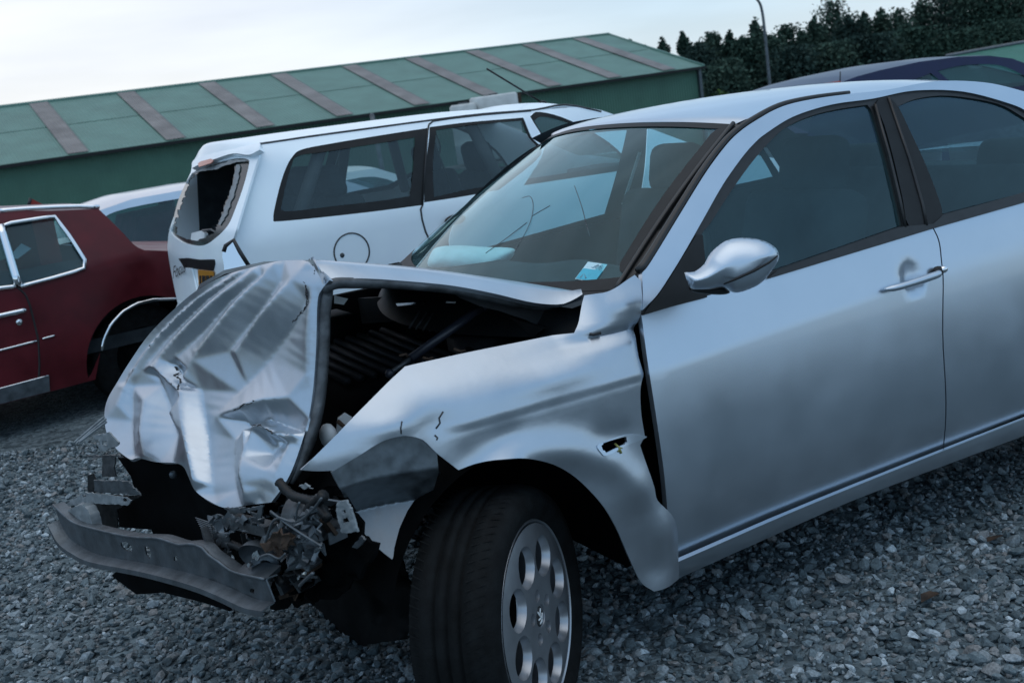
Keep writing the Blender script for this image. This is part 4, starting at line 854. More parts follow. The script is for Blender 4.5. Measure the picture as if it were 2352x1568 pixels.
# ------------------------------------------------------------------ whole cars built as shells (local axes: x from tail to nose, y across, z up)
def archpts(cx, r, z0, n=9): # wheel opening walked from the nose side to the tail side
    a0 = math.asin(min(1, max(-1, (z0-.30)/r))); return [(cx+r*math.cos(t), .30+r*math.sin(t)) for t in np.linspace(a0, math.pi-a0, n)]
def shell(rt, tops, sills, wins, hw, paint, glass, S=None, tumble=.34, belt=.92, crown=.03, panes=('windscreen', 'rear_window'), side='body_side', wheels=(), inner=True, step=.07, seats=()):
    # tops: list of (name, [(x, z)...]) strips laid across the car from tail over the roof to the nose; sills: lower outline from nose back to tail
    hwf = S or (lambda x, z: hw-.10*max(0, .55-z)**1.5-tumble*max(0, z-belt))
    O = []
    for nm, pts in tops: O += [p for p in pts if not O or np.hypot(p[0]-O[-1][0], p[1]-O[-1][1]) > 1e-4]
    O = np.array(O+list(sills), float)
    for sg in (-1, 1):
        V2, F = tri(O, step, [np.array(w) for w in wins])
        b = obj(side, [(x, sg*hwf(x, z), z) for x, z in V2], F, paint, rt, out=(0, sg, 0), local=True)
        for w in wins:
            V3, F3 = tri(np.array(w), .12)
            obj('side_window', [(x, sg*(hwf(x, z)-.012), z) for x, z in V3], F3, glass, b, out=(0, sg, 0), local=True)
    for nm, pts in tops:
        P = resample(np.array(pts, float), .08, False); T = np.gradient(P, axis=0); Nn = np.c_[-T[:, 1], T[:, 0]]; Nn /= np.linalg.norm(Nn, axis=1)[:, None]+1e-9
        if nm.startswith('-'): continue
        rows = [[(p[0]+n[0]*crown*(1-abs(u)**2.5), hwf(*p)*u, p[1]+n[1]*crown*(1-abs(u)**2.5)) for u in np.linspace(-1, 1, 17)] for p, n in zip(P, Nn)]
        gl_ = nm in panes
        loft(nm, rows, (M['darkglass'] if nm == 'rear_window' and paint is M['navy'] else glass) if gl_ else paint, rt, out=(Nn[0][0], 0, Nn[0][1]), local=True)
    xs_ = O[:, 0]
    if inner:
        MB().box(((xs_.min()+xs_.max())/2, 0, belt-.45), (xs_.max()-xs_.min()-.5, 2*hw-.14, .1)).build('floor_pan', M['void'], rt, local=True)
    for sx, sy in seats:
        s_ = MB().box((sx, sy, belt-.12), (.14, .46, .60), roty(.2)).box((sx-.10, sy, belt+.28), (.09, .26, .17), roty(.2)).build('seat', M['trim'], rt, local=True)
        md = s_.modifiers.new('bevel', 'BEVEL'); md.width = .04; md.segments = 3
    for cx, rr in wheels:
        for sg in (-1, 1):
            m = MB(); y = sg*(hw-.02)
            m.lathe([(rr-.12, 0), (rr-.05, .02*sg*0-.0), (rr-.012, .006), (rr, .03), (rr, .16), (rr-.05, .19), (rr-.12, .19)], n=36)
            m.V = [(cx+v[0], y-sg*v[1], rr+v[2]) for v in m.V]; w = m.build('wheel', M['tyre'], rt, True, local=True)
            r = MB(); r.lathe([(.001, .03), (.06, .02), (rr-.15, .035), (rr-.12, .0)], n=36); r.V = [(cx+v[0], y-sg*v[1], rr+v[2]) for v in r.V]; r.build('rim', M['alloy'], w, True, local=True)
    return hwf
def rrect(x0, z0, x1, z1, r=.05): return curve([(x0+r, z0), (x1-r, z0), (x1, z0+r), (x1, z1-r), (x1-r, z1), (x0+r, z1), (x0, z1-r), (x0, z0+r)], 3)

# ------------------------------------------------------------------ estate car with smashed rear window
VAN = root('estate_car', 'silver-white estate car with its rear window smashed out, parked beyond the wreck', 'car', (0, 3.26, GZ))
VZ = -GZ
def Sv(x, z): return 2.5+.27*max(0, z-1.0)+.35*max(0, z-1.38)+.10*max(0, .55-z)+ .12*max(0, .75-x)**2*2
def vsheet(name, O, m, par, step=.04, holes=(), off=0, solid=0, both=True):
    V2, F = tri(np.asarray(O), step, holes); y = np.array([Sv(a, b)+off for a, b in V2])
    o = obj(name, np.c_[V2[:, 0], y, V2[:, 1]], F, m, par, solid=solid, out=(0, -1, 0))
    if both: obj(name, np.c_[V2[:, 0], 6.52-y, V2[:, 1]], F, m, par, out=(0, 1, 0))
    return o
vX = lambda pts: XZ(Sv, 'van', pts)
w1 = vX([(668, 822, 1), (668, 780), (700, 640), (735, 530), (775, 455), (830, 410), (1000, 375), (1300, 325), (1572, 283, 1), (1555, 520), (1540, 736, 1), (1200, 780), (720, 830)])
w2 = vX([(1552, 720, 1), (1560, 520), (1585, 278, 1), (1800, 250), (2135, 222, 1), (2180, 330), (2240, 440)]) + [(1.83, 1.02, 1), (1.6, 1.02)]
w3 = vX([(2175, 215, 1), (2260, 400)]) + [(1.99, 1.02, 1), (2.75, 1.0, 1), (2.62, 1.17), (2.40, 1.33), (2.22, 1.405)]
b1_ = curve(w1, 4); b2_ = curve(w2, 4); b3_ = curve(w3, 4)
side_o = vX([(588, 382, 1), (585, 430), (570, 500), (500, 720), (432, 935, 1), (470, 1010), (522, 1092, 1)]) + [(.38, .70), (.34, .55, 1), (.36, .30), (.50, .22, 1)] + archpts(1.28, .36, .24)[::-1] + [(1.7, .2, 1), (3.4, .2, 1)] + archpts(3.90, .36, .24)[::-1] + [(4.45, .25, 1), (4.58, .50), (4.5, .70, 1), (3.55, .98), (3.3, 1.03, 1), (2.85, 1.25), (2.55, 1.385)] + vX([(2200, 180), (1900, 205), (1600, 241), (1240, 290), (900, 336)])
van_side = vsheet('body_side', curve(side_o, 4), M['vansilver'], VAN, .06, [b1_, b2_, b3_])
for nm, b in (('rear_quarter_window', b1_), ('rear_door_window', b2_), ('front_door_window', b3_)):
    c = b.mean(0)
    inn = c+(b-c)*np.array([.90, .84]) if nm != 'rear_quarter_window' else curve(vX([(712, 760, 1), (735, 640), (775, 500), (820, 445), (1000, 418), (1500, 338, 1), (1485, 560), (1470, 660), (1430, 692), (1000, 745), (760, 772)]), 4)
    if nm == 'rear_door_window': inn = curve(vX([(1612, 690, 1), (1605, 500), (1625, 295, 1), (1850, 262), (2125, 240, 1), (2165, 335), (2215, 440)])+[(1.80, 1.05, 1), (1.6, 1.05)], 4)
    vsheet('window_frame', b, M['black'], van_side, .04, [inn], off=.004)
    vsheet(nm, inn, M['vanglass'], van_side, .08, off=.010)
for pts, r in (([(1543, 735), (1532, 760), (1540, 820), (1560, 890), (1590, 955), (1600, 1000)], .005), ([(1543, 735), (1560, 480), (1573, 300), (1580, 262), (1605, 243), (1700, 228), (1900, 205), (2180, 182)], .005), ([(590, 380), (585, 440), (568, 505), (500, 720), (434, 935)], .006)):
    MB().tube([onS(Sv, 'van', *p)+[0, -.001, 0] for p in pts], r, 6).build('panel_gap', M['letter'], VAN, True)
fc = onS(Sv, 'van', 1127, 1010); t = np.linspace(0, 2*np.pi, 33)
MB().tube([(fc[0]+.098*math.cos(a), Sv(fc[0], fc[2])-.001, fc[2]+.098*math.sin(a)) for a in t], .004, 6, cap=False).build('fuel_flap', M['letter'], VAN, True)
MB().ball(onS(Sv, 'van', 1071, 1030), (.013, .006, .013)).build('fuel_lock', M['steel'], VAN, True)
ac = [(1.28+.365*math.cos(a), 2.497, .36+.385*math.sin(a)) for a in np.linspace(.2, 2.9, 30)]
MB().tube(ac, .006, 6).build('wheel_arch_edge', M['letter'], VAN, True)
vh = onS(Sv, 'van', 1725, 820)
MB().ball(vh+[0, -.02, 0], (.065, .025, .028)).build('door_handle', M['black'], VAN, True)
# roof
re_ = np.array([p[:2] for p in vX([(588, 380), (740, 358), (900, 334), (1240, 288), (1600, 240), (1900, 204), (2200, 180)])]+[(2.40, 1.42), (2.62, 1.35)])
re_ = curve([tuple(p) for p in re_], 3, False)
gr_ = lambda z: float(np.interp(z, zg_, xg_))
zg_ = [1.2, 1.3, 1.38, 1.44, 1.48]; xg_ = [.42, .49, .54, .585, .66]
loft('roof', [[(gr_(1.385+.03*(1-u*u))-.065*(1-u*u)-.02, 3.26+(3.26-Sv(.57, 1.44)-.01)*u, 1.395+.03*(1-u*u)) for u in US], [(.56-.06*(1-u*u), 3.26+(3.26-Sv(.57, 1.45)-.005)*u, 1.437+.04*(1-abs(u)**2.2)) for u in US]]+[[(x-(.06 if i < 1 else 0)*(1-u*u)+.10*(x > 2.3)*(1-u*u)*0, 3.26+(3.26-Sv(x, z))*u, z+.042*(1-abs(u)**2.2)) for u in US] for i, (x, z) in enumerate(re_)], M['vansilver'], VAN, out=(0, 0, 1), solid=.01)
MB().tube([(x, Sv(x, z)+.002, z+.004) for x, z in re_], .006, 6).build('roof_gutter', M['steel'], VAN, True)
loft('windscreen', [[(2.62+.75*v-.12*0+.16*(1-u*u)*(v), 3.26+(.60+.08*v)*u, 1.35+.04*(1-u*u)-.33*v) for u in US] for v in np.linspace(0, 1, 7)], M['vanglass'], VAN, out=(1, 0, 1))
loft('car_bonnet', [[(3.37+.2*(1-u*u)*(1-v)+1.15*v, 3.26+.70*u, 1.02-.30*v*v) for u in US] for v in np.linspace(0, 1, 7)], M['vansilver'], VAN, out=(0, 0, 1))
loft('front_bumper', [[(4.5+.10*(1-u*u), 3.26+.74*u, .72-.5*v) for u in US] for v in np.linspace(0, 1, 4)], M['vansilver'], VAN, out=(1, 0, 0))
at0, at1 = on(1, 3.3, 'tw', 1772, 271), on(1, 3.3, 'tw', 1590, 160)
MB().tube([at0, at1], .006, 6).ball(at0, (.03, .02, .015)).build('roof_aerial', M['black'], VAN, True)
# tailgate
zg = [.30, .50, .62, .80, .90, .99, 1.06, 1.2, 1.3, 1.38, 1.44, 1.48]; xg = [.30, .24, .26, .29, .285, .30, .32, .42, .49, .54, .585, .66]
def gvx(p): return p[0]-(float(np.interp(p[2], zg, xg))-.065*(1-((p[1]-3.26)/.76)**2))
ed = [onS(Sv, 'van', *p) for p in ((583, 384), (578, 440), (563, 505), (495, 720), (430, 930))]
go_ = [(600, 376, 1), (584, 384), (583, 440), (560, 510), (495, 722), (430, 938, 1), (385, 972), (368, 1010), (378, 1130, 1), (420, 1300), (440, 1480, 1), (125, 1420, 1), (105, 1318), (70, 1150), (45, 1000), (48, 920, 1), (60, 870), (130, 660), (182, 540, 1), (192, 485), (215, 465), (300, 435), (430, 402)]
gh = [(62, 888, 1), (82, 800), (110, 700), (150, 610), (188, 548, 1), (260, 510), (400, 470), (470, 460), (512, 466), (524, 492), (492, 620), (445, 752), (402, 850), (335, 922), (255, 972), (150, 962), (80, 918)]
GH = curve(gh, 4)
gate = plate('tailgate', 'van', list(curve(go_, 4)), gvx, M['vansilver'], VAN, .012, 24, [GH])
# frit and torn glass left round the opening
jag = lambda P, a: np.array(P)+rng.normal(0, a, (len(P), 2))
inn = resample(curve([(90, 880), (120, 740), (195, 565), (300, 512), (425, 498), (440, 520), (425, 610), (380, 740), (345, 840), (300, 905), (230, 940), (150, 935)], 4), 16)
plate('window_remains', 'van', list(GH), lambda p: gvx(p)-.010, mat('dark screen frit', (.008, .02, .02), .2, noise=.3), gate, .004, 16, [jag(inn, 5)])
wt = [(466, 500), (470, 540), (432, 680), (388, 800), (352, 855)]; wt2 = [(340, 850), (382, 745), (420, 640), (440, 540), (446, 505)]
plate('torn_trim', 'van', list(jag(resample(np.array(wt+wt2, float), 14), 3)), lambda p: gvx(p)-.004, M['grey'], gate, .003, 18)
plate('torn_trim', 'van', list(jag(resample(np.array([(192, 545), (260, 520), (330, 500), (430, 470), (520, 468), (505, 480), (430, 486), (330, 525), (250, 535), (200, 550)], float), 14), 2)), lambda p: gvx(p)+.006, M['grey'], gate, .003, 18)
spz = [(186, 520, 1), (190, 482), (215, 462), (300, 434), (430, 402), (588, 372, 1), (586, 410, 1), (520, 440), (430, 432), (320, 465), (240, 492), (200, 512)]
plate('roof_spoiler', 'van', list(curve(spz, 4)), lambda p: gvx(p)+.035, M['vansilver'], gate, .03, 18)
plate('brake_light', 'van', [(222, 490), (240, 478), (300, 462), (312, 474), (300, 488), (228, 512)], lambda p: gvx(p)+.045, mat('pale red lamp', (.45, .14, .09), .25, noise=.1), gate, .006, 20)
plate('wiper_bracket', 'van', [(185, 900), (240, 885), (262, 900), (258, 940), (215, 945), (180, 940)], lambda p: gvx(p)-.012, M['white'], gate, .02, 18)
MB().tube([onG(lambda p: gvx(p)-.02, 'van', *p) for p in ((250, 885), (300, 880), (330, 895), (300, 930))], .007, 6).build('wiper_linkage', M['steel'], gate, True)
plate('plate_recess', 'van', [(108, 1050), (160, 1046), (230, 1056), (318, 1054), (322, 1080), (312, 1122), (225, 1112), (140, 1100)], lambda p: gvx(p)+.004, M['black'], gate, .012, 18)
plt_ = plate('number_plate', 'van', [(222, 1116), (312, 1126), (318, 1320), (232, 1310)], lambda p: gvx(p)+.012, M['orange'], gate, .006, 20)
stk = MB()
for x0, x1 in ((236, 238), (252, 253), (262, 268), (276, 276), (284, 292), (300, 300)):
    stk.tube([onG(lambda p: gvx(p)+.019, 'van', x0, 1150), onG(lambda p: gvx(p)+.019, 'van', x1+2, 1290)], .005, 4)
stk.build('plate_characters', M['letter'], plt_)
plate('dent_fold', 'van', [(150, 1105), (185, 1108), (232, 1310), (200, 1320)], lambda p: gvx(p)+.012, M['vansilver'], gate, .01, 18)
text3('Focus', 'tailgate_script', 'van', (76, 1170), (148, 1128), (80, 1095), M['letter'], gate, lambda k, x, y: onG(lambda p: gvx(p)+.010, k, x, y))
lampo = [(432, 942, 1), (400, 958), (376, 990), (366, 1030), (374, 1080), (378, 1130, 1), (440, 1110), (522, 1094, 1), (470, 1010)]
def glamp(p): return min(p[1]-2.52, gvx(p))
lmp = plate('tail_lamp', 'van', list(curve(lampo, 4)), lambda p: p[0]-.34-.6*(p[1]-2.56)+.05*math.sin(9*p[2]), M['chrome'], VAN, .01, 12, lo=4.8)
MB().tube([onG(lambda p: p[0]-.325-.6*(p[1]-2.56), 'van', *p, lo=4.8) for p in ((374, 1010), (385, 975), (432, 940), (470, 1010), (522, 1092))], .009, 6).build('lamp_seal', M['letter'], lmp, True)
loft('rear_bumper', [[(.30-.12*math.sin(2.6*v)-.10*(1-u*u), 3.26+.75*u, .62-.38*v) for u in US if u < .5] for v in np.linspace(0, 1, 6)], M['vansilver'], VAN, out=(-1, 0, 0))
obj('pillar_trim_panel', [(.46, 3.94, .7), (1.02, 3.96, .7), (.98, 3.90, 1.40), (.55, 3.88, 1.43)], [(0, 1, 2, 3)], M['trim'], VAN, False)
MB().box((.78, 3.26, .98), (.42, 1.3, .03)).box((1.0, 3.26, .8), (.05, 1.35, .5)).build('load_cover', M['trim'], VAN)
# estate interior
MB().box((2.0, 3.26, .45), (3.4, 1.40, .08)).box((3.3, 3.26, .75), (.3, 1.35, .4)).build('floor_pan', M['void'], VAN)
for y in (2.55, 3.97): MB().box((1.6, y+.02*(1 if y < 3 else -1), .75), (2.3, .03, .42)).build('side_lining', M['trim'], VAN)
for x0, ys in ((1.05, (2.83, 3.26, 3.69)), (2.0, (2.90, 3.62))):
    for y in ys:
        s_ = smoothbox('seat_back', (x0, y, .82), (.15, .48, .62), M['trim'], VAN, roty(-.15), .05); smoothbox('headrest', (x0-.07, y, 1.20), (.10, .27, .18), M['trim'], s_, roty(-.15), .045)
for a, b in (((.68, 1.05), (.90, 1.40)), ((1.42, 1.02), (1.50, 1.42)), ((1.90, 1.0), (1.80, 1.42))):
    for yy in (1, -1):
        P = [(x, 3.26+yy*(3.26-Sv(x, z)-.06), z-.02*(z > 1.3)) for x, z in (a, b)]; MB().tube(P, .035, 8).build('pillar_lining', M['trim2'], VAN, True)
MB().tube([(1.52, 2.63, 1.40), (1.60, 2.60, 1.02)], .006, 6).build('quarter_glass_bar', M['black'], VAN, True)
for cx in (1.28, 3.90):
    for sg in (-1, 1):
        m = MB(); m.lathe([(.19, 0), (.27, .004), (.30, .02), (.305, .05), (.305, .18), (.27, .2), (.001, .2)], n=36); m.V = [(cx+v[0], 3.26+sg*(.74-v[1]), .26+v[2]) for v in m.V]
        w_ = m.build('wheel', M['tyre'], VAN, True); r_ = MB(); r_.lathe([(.001, .03), (.05, .02), (.17, .03), (.195, 0)], n=36); r_.V = [(cx+v[0], 3.26+sg*(.74-v[1]), .26+v[2]) for v in r_.V]; r_.build('rim', M['alloy'], w_, True)

# ------------------------------------------------------------------ maroon saloon at the left
MA = math.atan(.14); MC = np.array([-.3, 4.15]); mdir = np.array([math.cos(MA), math.sin(MA)]); mper = np.array([-mdir[1], mdir[0]]); MHW = .93
mc0 = MC+mper*MHW
MAR = root('maroon_saloon', 'dark maroon old saloon with chrome window trim at the left edge', 'car', (mc0[0], mc0[1], GZ-.03), MA)
def Sm0(z): return .10*max(0, z-.80)**1.2+.36*max(0, z-.86)+.05*max(0, .45-z)
def Sm(x, z): return MC[1]+(x-MC[0])*.14+Sm0(z)/mdir[0]
MTAIL = None
def mX(pts):   # photo crop -> local (along the car, height above its base)
    o = []
    for p in pts:
        q = onS(Sm, 'l', p[0], p[1]); d = np.array([q[0], q[1]])-mc0; o.append((d@mdir, q[2]-GZ+.03)+tuple(p[2:]))
    return o
mroof = mX([(0, 312), (300, 300), (580, 288, 1), (700, 405), (790, 500), (850, 530, 1), (980, 535)])
mx_end = mroof[-1]
body_o = mroof + [(1.30, .83, 1), (1.38, .70), (1.36, .40, 1), (.95, .28, 1)] + [(p[0], p[1]) for p in archpts(.42, .40, .28)] + mX([(590, 1130, 1), (560, 1290, 1)]) + [(-3.9, .20, 1), (-4.0, .5), (-3.95, .78, 1), (-2.55, .92, 1), (-2.1, 1.15), (-1.75, 1.325, 1), (-1.2, 1.335)]
mwin = curve(mX([(115, 738, 1), (12, 388, 1), (315, 338, 1), (400, 450), (502, 610, 1), (490, 632), (300, 690)]), 3)
mwin2 = curve(mX([(95, 735, 1), (-5, 395, 1)])+[(-1.5, 1.24, 1), (-1.9, .93, 1)], 3)
for sg in (-1, 1):
    V2, F = tri(curve(body_o, 3), .05, [mwin, mwin2])
    b_ = obj('body_side', [(x, sg*(MHW-Sm0(z-.03+GZ)), z) for x, z in V2], F, M['maroon'], MAR, out=(0, sg, 0), local=True)
    for w_ in (mwin, mwin2):
        V3, F3 = tri(w_, .1); obj('side_window', [(x, sg*(MHW-Sm0(z-.03+GZ)-.015), z) for x, z in V3], F3, M['glass'], b_, out=(0, sg, 0), local=True)
def mtube(name, pts, r, m, off=.006, k=1, fl=1.):
    P = [(q[0], -(MHW-Sm0(q[1]-.08))-off, q[1]) for q in [p if k == 0 else mX([p])[0] for p in pts]]
    return MB().tube(rs3(np.array(P), max(8, 3*len(P))), r, 8).build(name, m, MAR, True, local=True)
mtube('window_chrome', [(118, 742), (8, 378), (318, 330), (410, 450), (512, 612), (490, 640), (300, 695), (118, 742)], .013, M['chrome'])
mtube('window_chrome', [(90, 742), (0, 752), (-60, 770)], .013, M['chrome'])
mtube('window_pillar', [(105, 735), (0, 385)], .026, M['chrome'], .004)
mtube('window_pillar', [(96, 738), (-9, 388)], .012, M['letter'], .008)
mtube('door_gap', [(100, 745), (150, 790), (175, 850), (200, 950), (225, 1055), (232, 1200), (228, 1290)], .006, M['letter'], 0)
mtube('door_handle', [(-30, 918), (145, 880)], .016, M['chrome'], .02)
MB().ball((mX([(112, 952)])[0][0], -(MHW-Sm0(.5))-.004, mX([(112, 952)])[0][1]), (.020, .008, .020)).build('door_lock', M['chrome'], MAR, True, local=True)
mtube('side_moulding', [(-20, 1122), (215, 1062)], .007, M['chrome'], .004)
mtube('side_moulding', [(248, 1050), (320, 1030)], .006, M['chrome'], .004)
mtube('wheel_arch_trim', [(595, 1118), (610, 1050), (650, 965), (720, 890), (800, 845), (900, 820), (1040, 815)], .011, M['chrome'])
mtube('roof_trim', [(0, 298), (150, 286), (330, 276), (460, 272), (585, 276)], .014, M['chrome'], -.004)
rk = mX([(-40, 1350), (283, 1264), (286, 1356), (-40, 1440)])
obj('sill_trim', [(x, -MHW-.012, z) for x, z in rk]+[(x, -MHW+.02, z) for x, z in rk], [(0, 1, 2, 3), (0, 1, 5, 4), (1, 2, 6, 5), (2, 3, 7, 6)], M['alu'], MAR, False, local=True, out=(0, -1, 0))
mtube('sill_edge', [(-40, 1350), (283, 1264)], .005, M['chrome'], .016)
def mstrip(nm, pts, m, cr=.04):
    P = resample(np.array(pts, float), .1, False)
    loft(nm, [[(x, (MHW-Sm0(z-.08))*u, z+cr*(1-abs(u)**2.4)) for u in np.linspace(-1, 1, 15)] for x, z in P], m, MAR, local=True, out=(0, 0, 1))
r0 = [(p[0], p[1]) for p in mroof]
mstrip('roof', [(-1.75, 1.325), (-1.2, 1.335)]+r0[:3], M['vansilver'] if False else mat('faded roof vinyl', (.16, .12, .13), .5, noise=.15))
mstrip('rear_window', r0[2:5], M['glass'])
mstrip('boot_lid', r0[5:7]+[(1.30, .83)], M['maroon'])
mstrip('windscreen', [(-2.55, .92), (-2.1, 1.15), (-1.75, 1.325)], M['glass']); mstrip('car_bonnet', [(-3.95, .78), (-2.55, .92)], M['maroon'])
loft('rear_panel', [[(1.34+.06*math.sin(3*v)+.03*(1-u*u), MHW*u*.98, .84-.5*v) for u in np.linspace(-1, 1, 11)] for v in np.linspace(0, 1, 5)], M['maroon'], MAR, local=True, out=(1, 0, 0))
loft('front_panel', [[(-3.95-.05*math.sin(3*v), MHW*u*.98, .78-.5*v) for u in np.linspace(-1, 1, 11)] for v in np.linspace(0, 1, 5)], M['maroon'], MAR, local=True, out=(-1, 0, 0))
MB().box((-1.3, 0, .45), (4.9, 1.7, .08)).box((-.35, 0, .72), (.3, 1.4, .5)).box((.25, 0, .66), (.7, 1.5, .4)).build('floor_pan', M['trim'], MAR, local=True)
for y in (-.4, .4): smoothbox('seat', tuple(np.array([*(mc0+mdir*-1.35+mper*y), .75])), (.16, .55, .6), M['trim'], MAR, rotz(MA), .05)
obj('window_card', [onS(lambda x, z: Sm(x, z)+.25, 'l', *p) for p in ((60, 560), (125, 490), (185, 520), (105, 580), (60, 580))], [(0, 1, 2, 3, 4)], M['white'], MAR, False)
for cx in (.42, -2.75):
    for sg in (-1, 1):
        m = MB(); m.lathe([(.19, 0), (.29, .004), (.325, .02), (.33, .05), (.33, .18), (.27, .2), (.001, .2)], n=36); m.V = [(cx+v[0], sg*(.85-v[1]), .31+v[2]) for v in m.V]
        w_ = m.build('wheel', M['tyre'], MAR, True, local=True); r_ = MB(); r_.lathe([(.001, .03), (.05, .02), (.17, .03), (.195, 0)], n=36); r_.V = [(cx+v[0], sg*(.85-v[1]), .31+v[2]) for v in r_.V]; r_.build('rim', M['void'], w_, True, local=True)  # rims near-black too, the shadow in the wheel arch painted into them
    ln_ = [[(cx+.41*math.cos(t), yy, .30+.41*math.sin(t)) for t in np.linspace(0, math.pi, 18)] for yy in (-.90, .90)]; loft('wheel_arch_liner', ln_, M['void'], MAR, local=True)

# ------------------------------------------------------------------ cars in the rows behind
LC = root('pale_estate_car', 'pale silver car with long dark side window, behind the maroon saloon', 'car', (.30, 7.35, GZ))
tops = [('-tail', [(-.35, .35), (-.40, .62), (-.33, .78)]), ('rear_window', [(-.33, .78), (-.02, 1.10)]), ('roof', [(-.02, 1.10), (.35, 1.165), (.9, 1.175), (1.5, 1.16), (2.0, 1.12)]), ('windscreen', [(2.0, 1.12), (2.65, .80)]), ('car_bonnet', [(2.65, .80), (3.5, .66)]), ('front_panel', [(3.5, .66), (3.55, .3)])]
wl = curve([(-.12, .80, 1), (.06, 1.03), (.3, 1.10), (.95, 1.11, 1), (.95, .76, 1)], 4); wr_ = curve([(1.02, .76, 1), (1.02, 1.11, 1), (1.6, 1.08), (1.95, 1.03), (2.3, .80, 1)], 4)
shell(LC, tops, [(3.5, .2)]+archpts(2.75, .33, .2)+archpts(.35, .33, .2)+[(-.3, .2)], [wl, wr_], .85, M['silver'], M['glass'], tumble=.3, belt=.75, wheels=((.35, .30), (2.75, .30)), seats=((.95, -.4), (.95, .4)))
obj('red_seat_cover', [(.30, -.50, .70), (.85, -.50, .76), (.80, -.50, 1.02), (.42, -.50, 1.0), (.30, .5, .70), (.85, .5, .76), (.80, .5, 1.02), (.42, .5, 1.0)], [(0, 1, 2, 3), (7, 6, 5, 4), (0, 3, 7, 4), (1, 2, 6, 5), (3, 2, 6, 7)], mat('red seat cloth', (.12, .02, .03), .9, spec=.1, noise=.4, nscale=8), LC, False, local=True)
SB = root('silver_saloon', 'silver saloon seen through the windows of the estate car', 'car', (2.6, 8.8, GZ))
tops = [('-tail', [(-.9, .35), (-.95, .6), (-.8, .80)]), ('boot_lid', [(-.8, .80), (-.45, .82)]), ('rear_window', [(-.45, .82), (-.10, 1.0)]), ('roof', [(-.10, 1.0), (.3, 1.03), (.8, 1.02)]), ('windscreen', [(.8, 1.02), (1.35, .76)]), ('car_bonnet', [(1.35, .76), (2.2, .66)]), ('front_panel', [(2.2, .66), (2.25, .3)])]
shell(SB, tops, [(2.2, .2)]+archpts(1.5, .31, .2)+archpts(-.2, .31, .2)+[(-.85, .2)], [curve([(-.2, .80, 1), (.0, .93), (.3, .95, 1), (.3, .78, 1)], 3), curve([(.36, .78, 1), (.36, .95, 1), (.75, .94), (1.1, .78, 1)], 3)], .8, M['vansilver'], M['glass'], tumble=.3, belt=.75, wheels=((-.2, .28), (1.5, .28)))
BL = root('navy_hatchback', 'navy blue hatchback with red high brake light and thin aerial, beyond the wreck roof', 'car', (6.72, 6.06, GZ-.02), math.radians(-5))
tops = [('-tail', [(-.05, .35), (-.12, .6), (-.02, .85)]), ('tailgate', [(-.02, .85), (.03, .97)]), ('rear_window', [(.03, .97), (.36, 1.245)]), ('roof', [(.36, 1.245), (.7, 1.30), (1.0, 1.325), (1.5, 1.348), (2.0, 1.34), (2.4, 1.305), (2.7, 1.24)]), ('windscreen', [(2.7, 1.24), (3.4, .92)]), ('car_bonnet', [(3.4, .92), (4.1, .78)]), ('front_panel', [(4.1, .78), (4.15, .3)])]
wq = curve([(1.0, 1.05, 1), (1.15, 1.125), (1.38, 1.185), (1.60, 1.222, 1), (1.72, 1.10), (1.82, .98, 1)], 4); wd = curve([(1.92, .97, 1), (1.82, 1.1), (1.69, 1.232, 1), (2.0, 1.248), (2.35, 1.222), (2.6, 1.155), (2.95, .95, 1)], 4)
shell(BL, tops, [(4.1, .2)]+archpts(3.3, .34, .2)+archpts(.75, .34, .2)+[(0, .2)], [wq, wd], .84, M['navy'], M['glass'], tumble=.3, belt=.92, wheels=((.75, .31), (3.3, .31)), seats=((1.9, -.4), (1.9, .4)))
rr_l = lambda k, *p: on(0, 6.98, k, *p)
bl_ = MB(); P_ = [on(0, 7.02, 'tr', *p) for p in ((1195, 485), (1330, 462))]
bl_.tube([P_[0], P_[1]], .022, 8); bl_.build('brake_light', M['red'], BL, True)
MB().tube([on(0, 7.08, 'tr', 1331, 480), on(0, 7.08, 'tr', 1333, 398)], .006, 6).build('roof_aerial', M['letter'], BL, True)
PN = root('red_panel', 'loose dark red wedge-shaped panel sticking up behind the maroon roof', 'panel', (-.25, 5.9, GZ))
pw = [on(1, 5.9, 'l', *p) for p in ((165, 275), (180, 224), (300, 285))]; b0 = np.array([0, 0, -.9])
obj('panel_sheet', pw+[p+[.0, .03, 0] for p in pw]+[pw[0]*[1, 1, 0]+[0, 0, GZ], pw[2]*[1, 1, 0]+[0, 0, GZ]], [(0, 1, 2), (3, 5, 4), (0, 1, 4, 3), (1, 2, 5, 4), (0, 2, 7, 6)], M['red'], PN, False)
MB().tube([pw[0], pw[1]], .012, 6).build('panel_edge', M['letter'], PN, True)

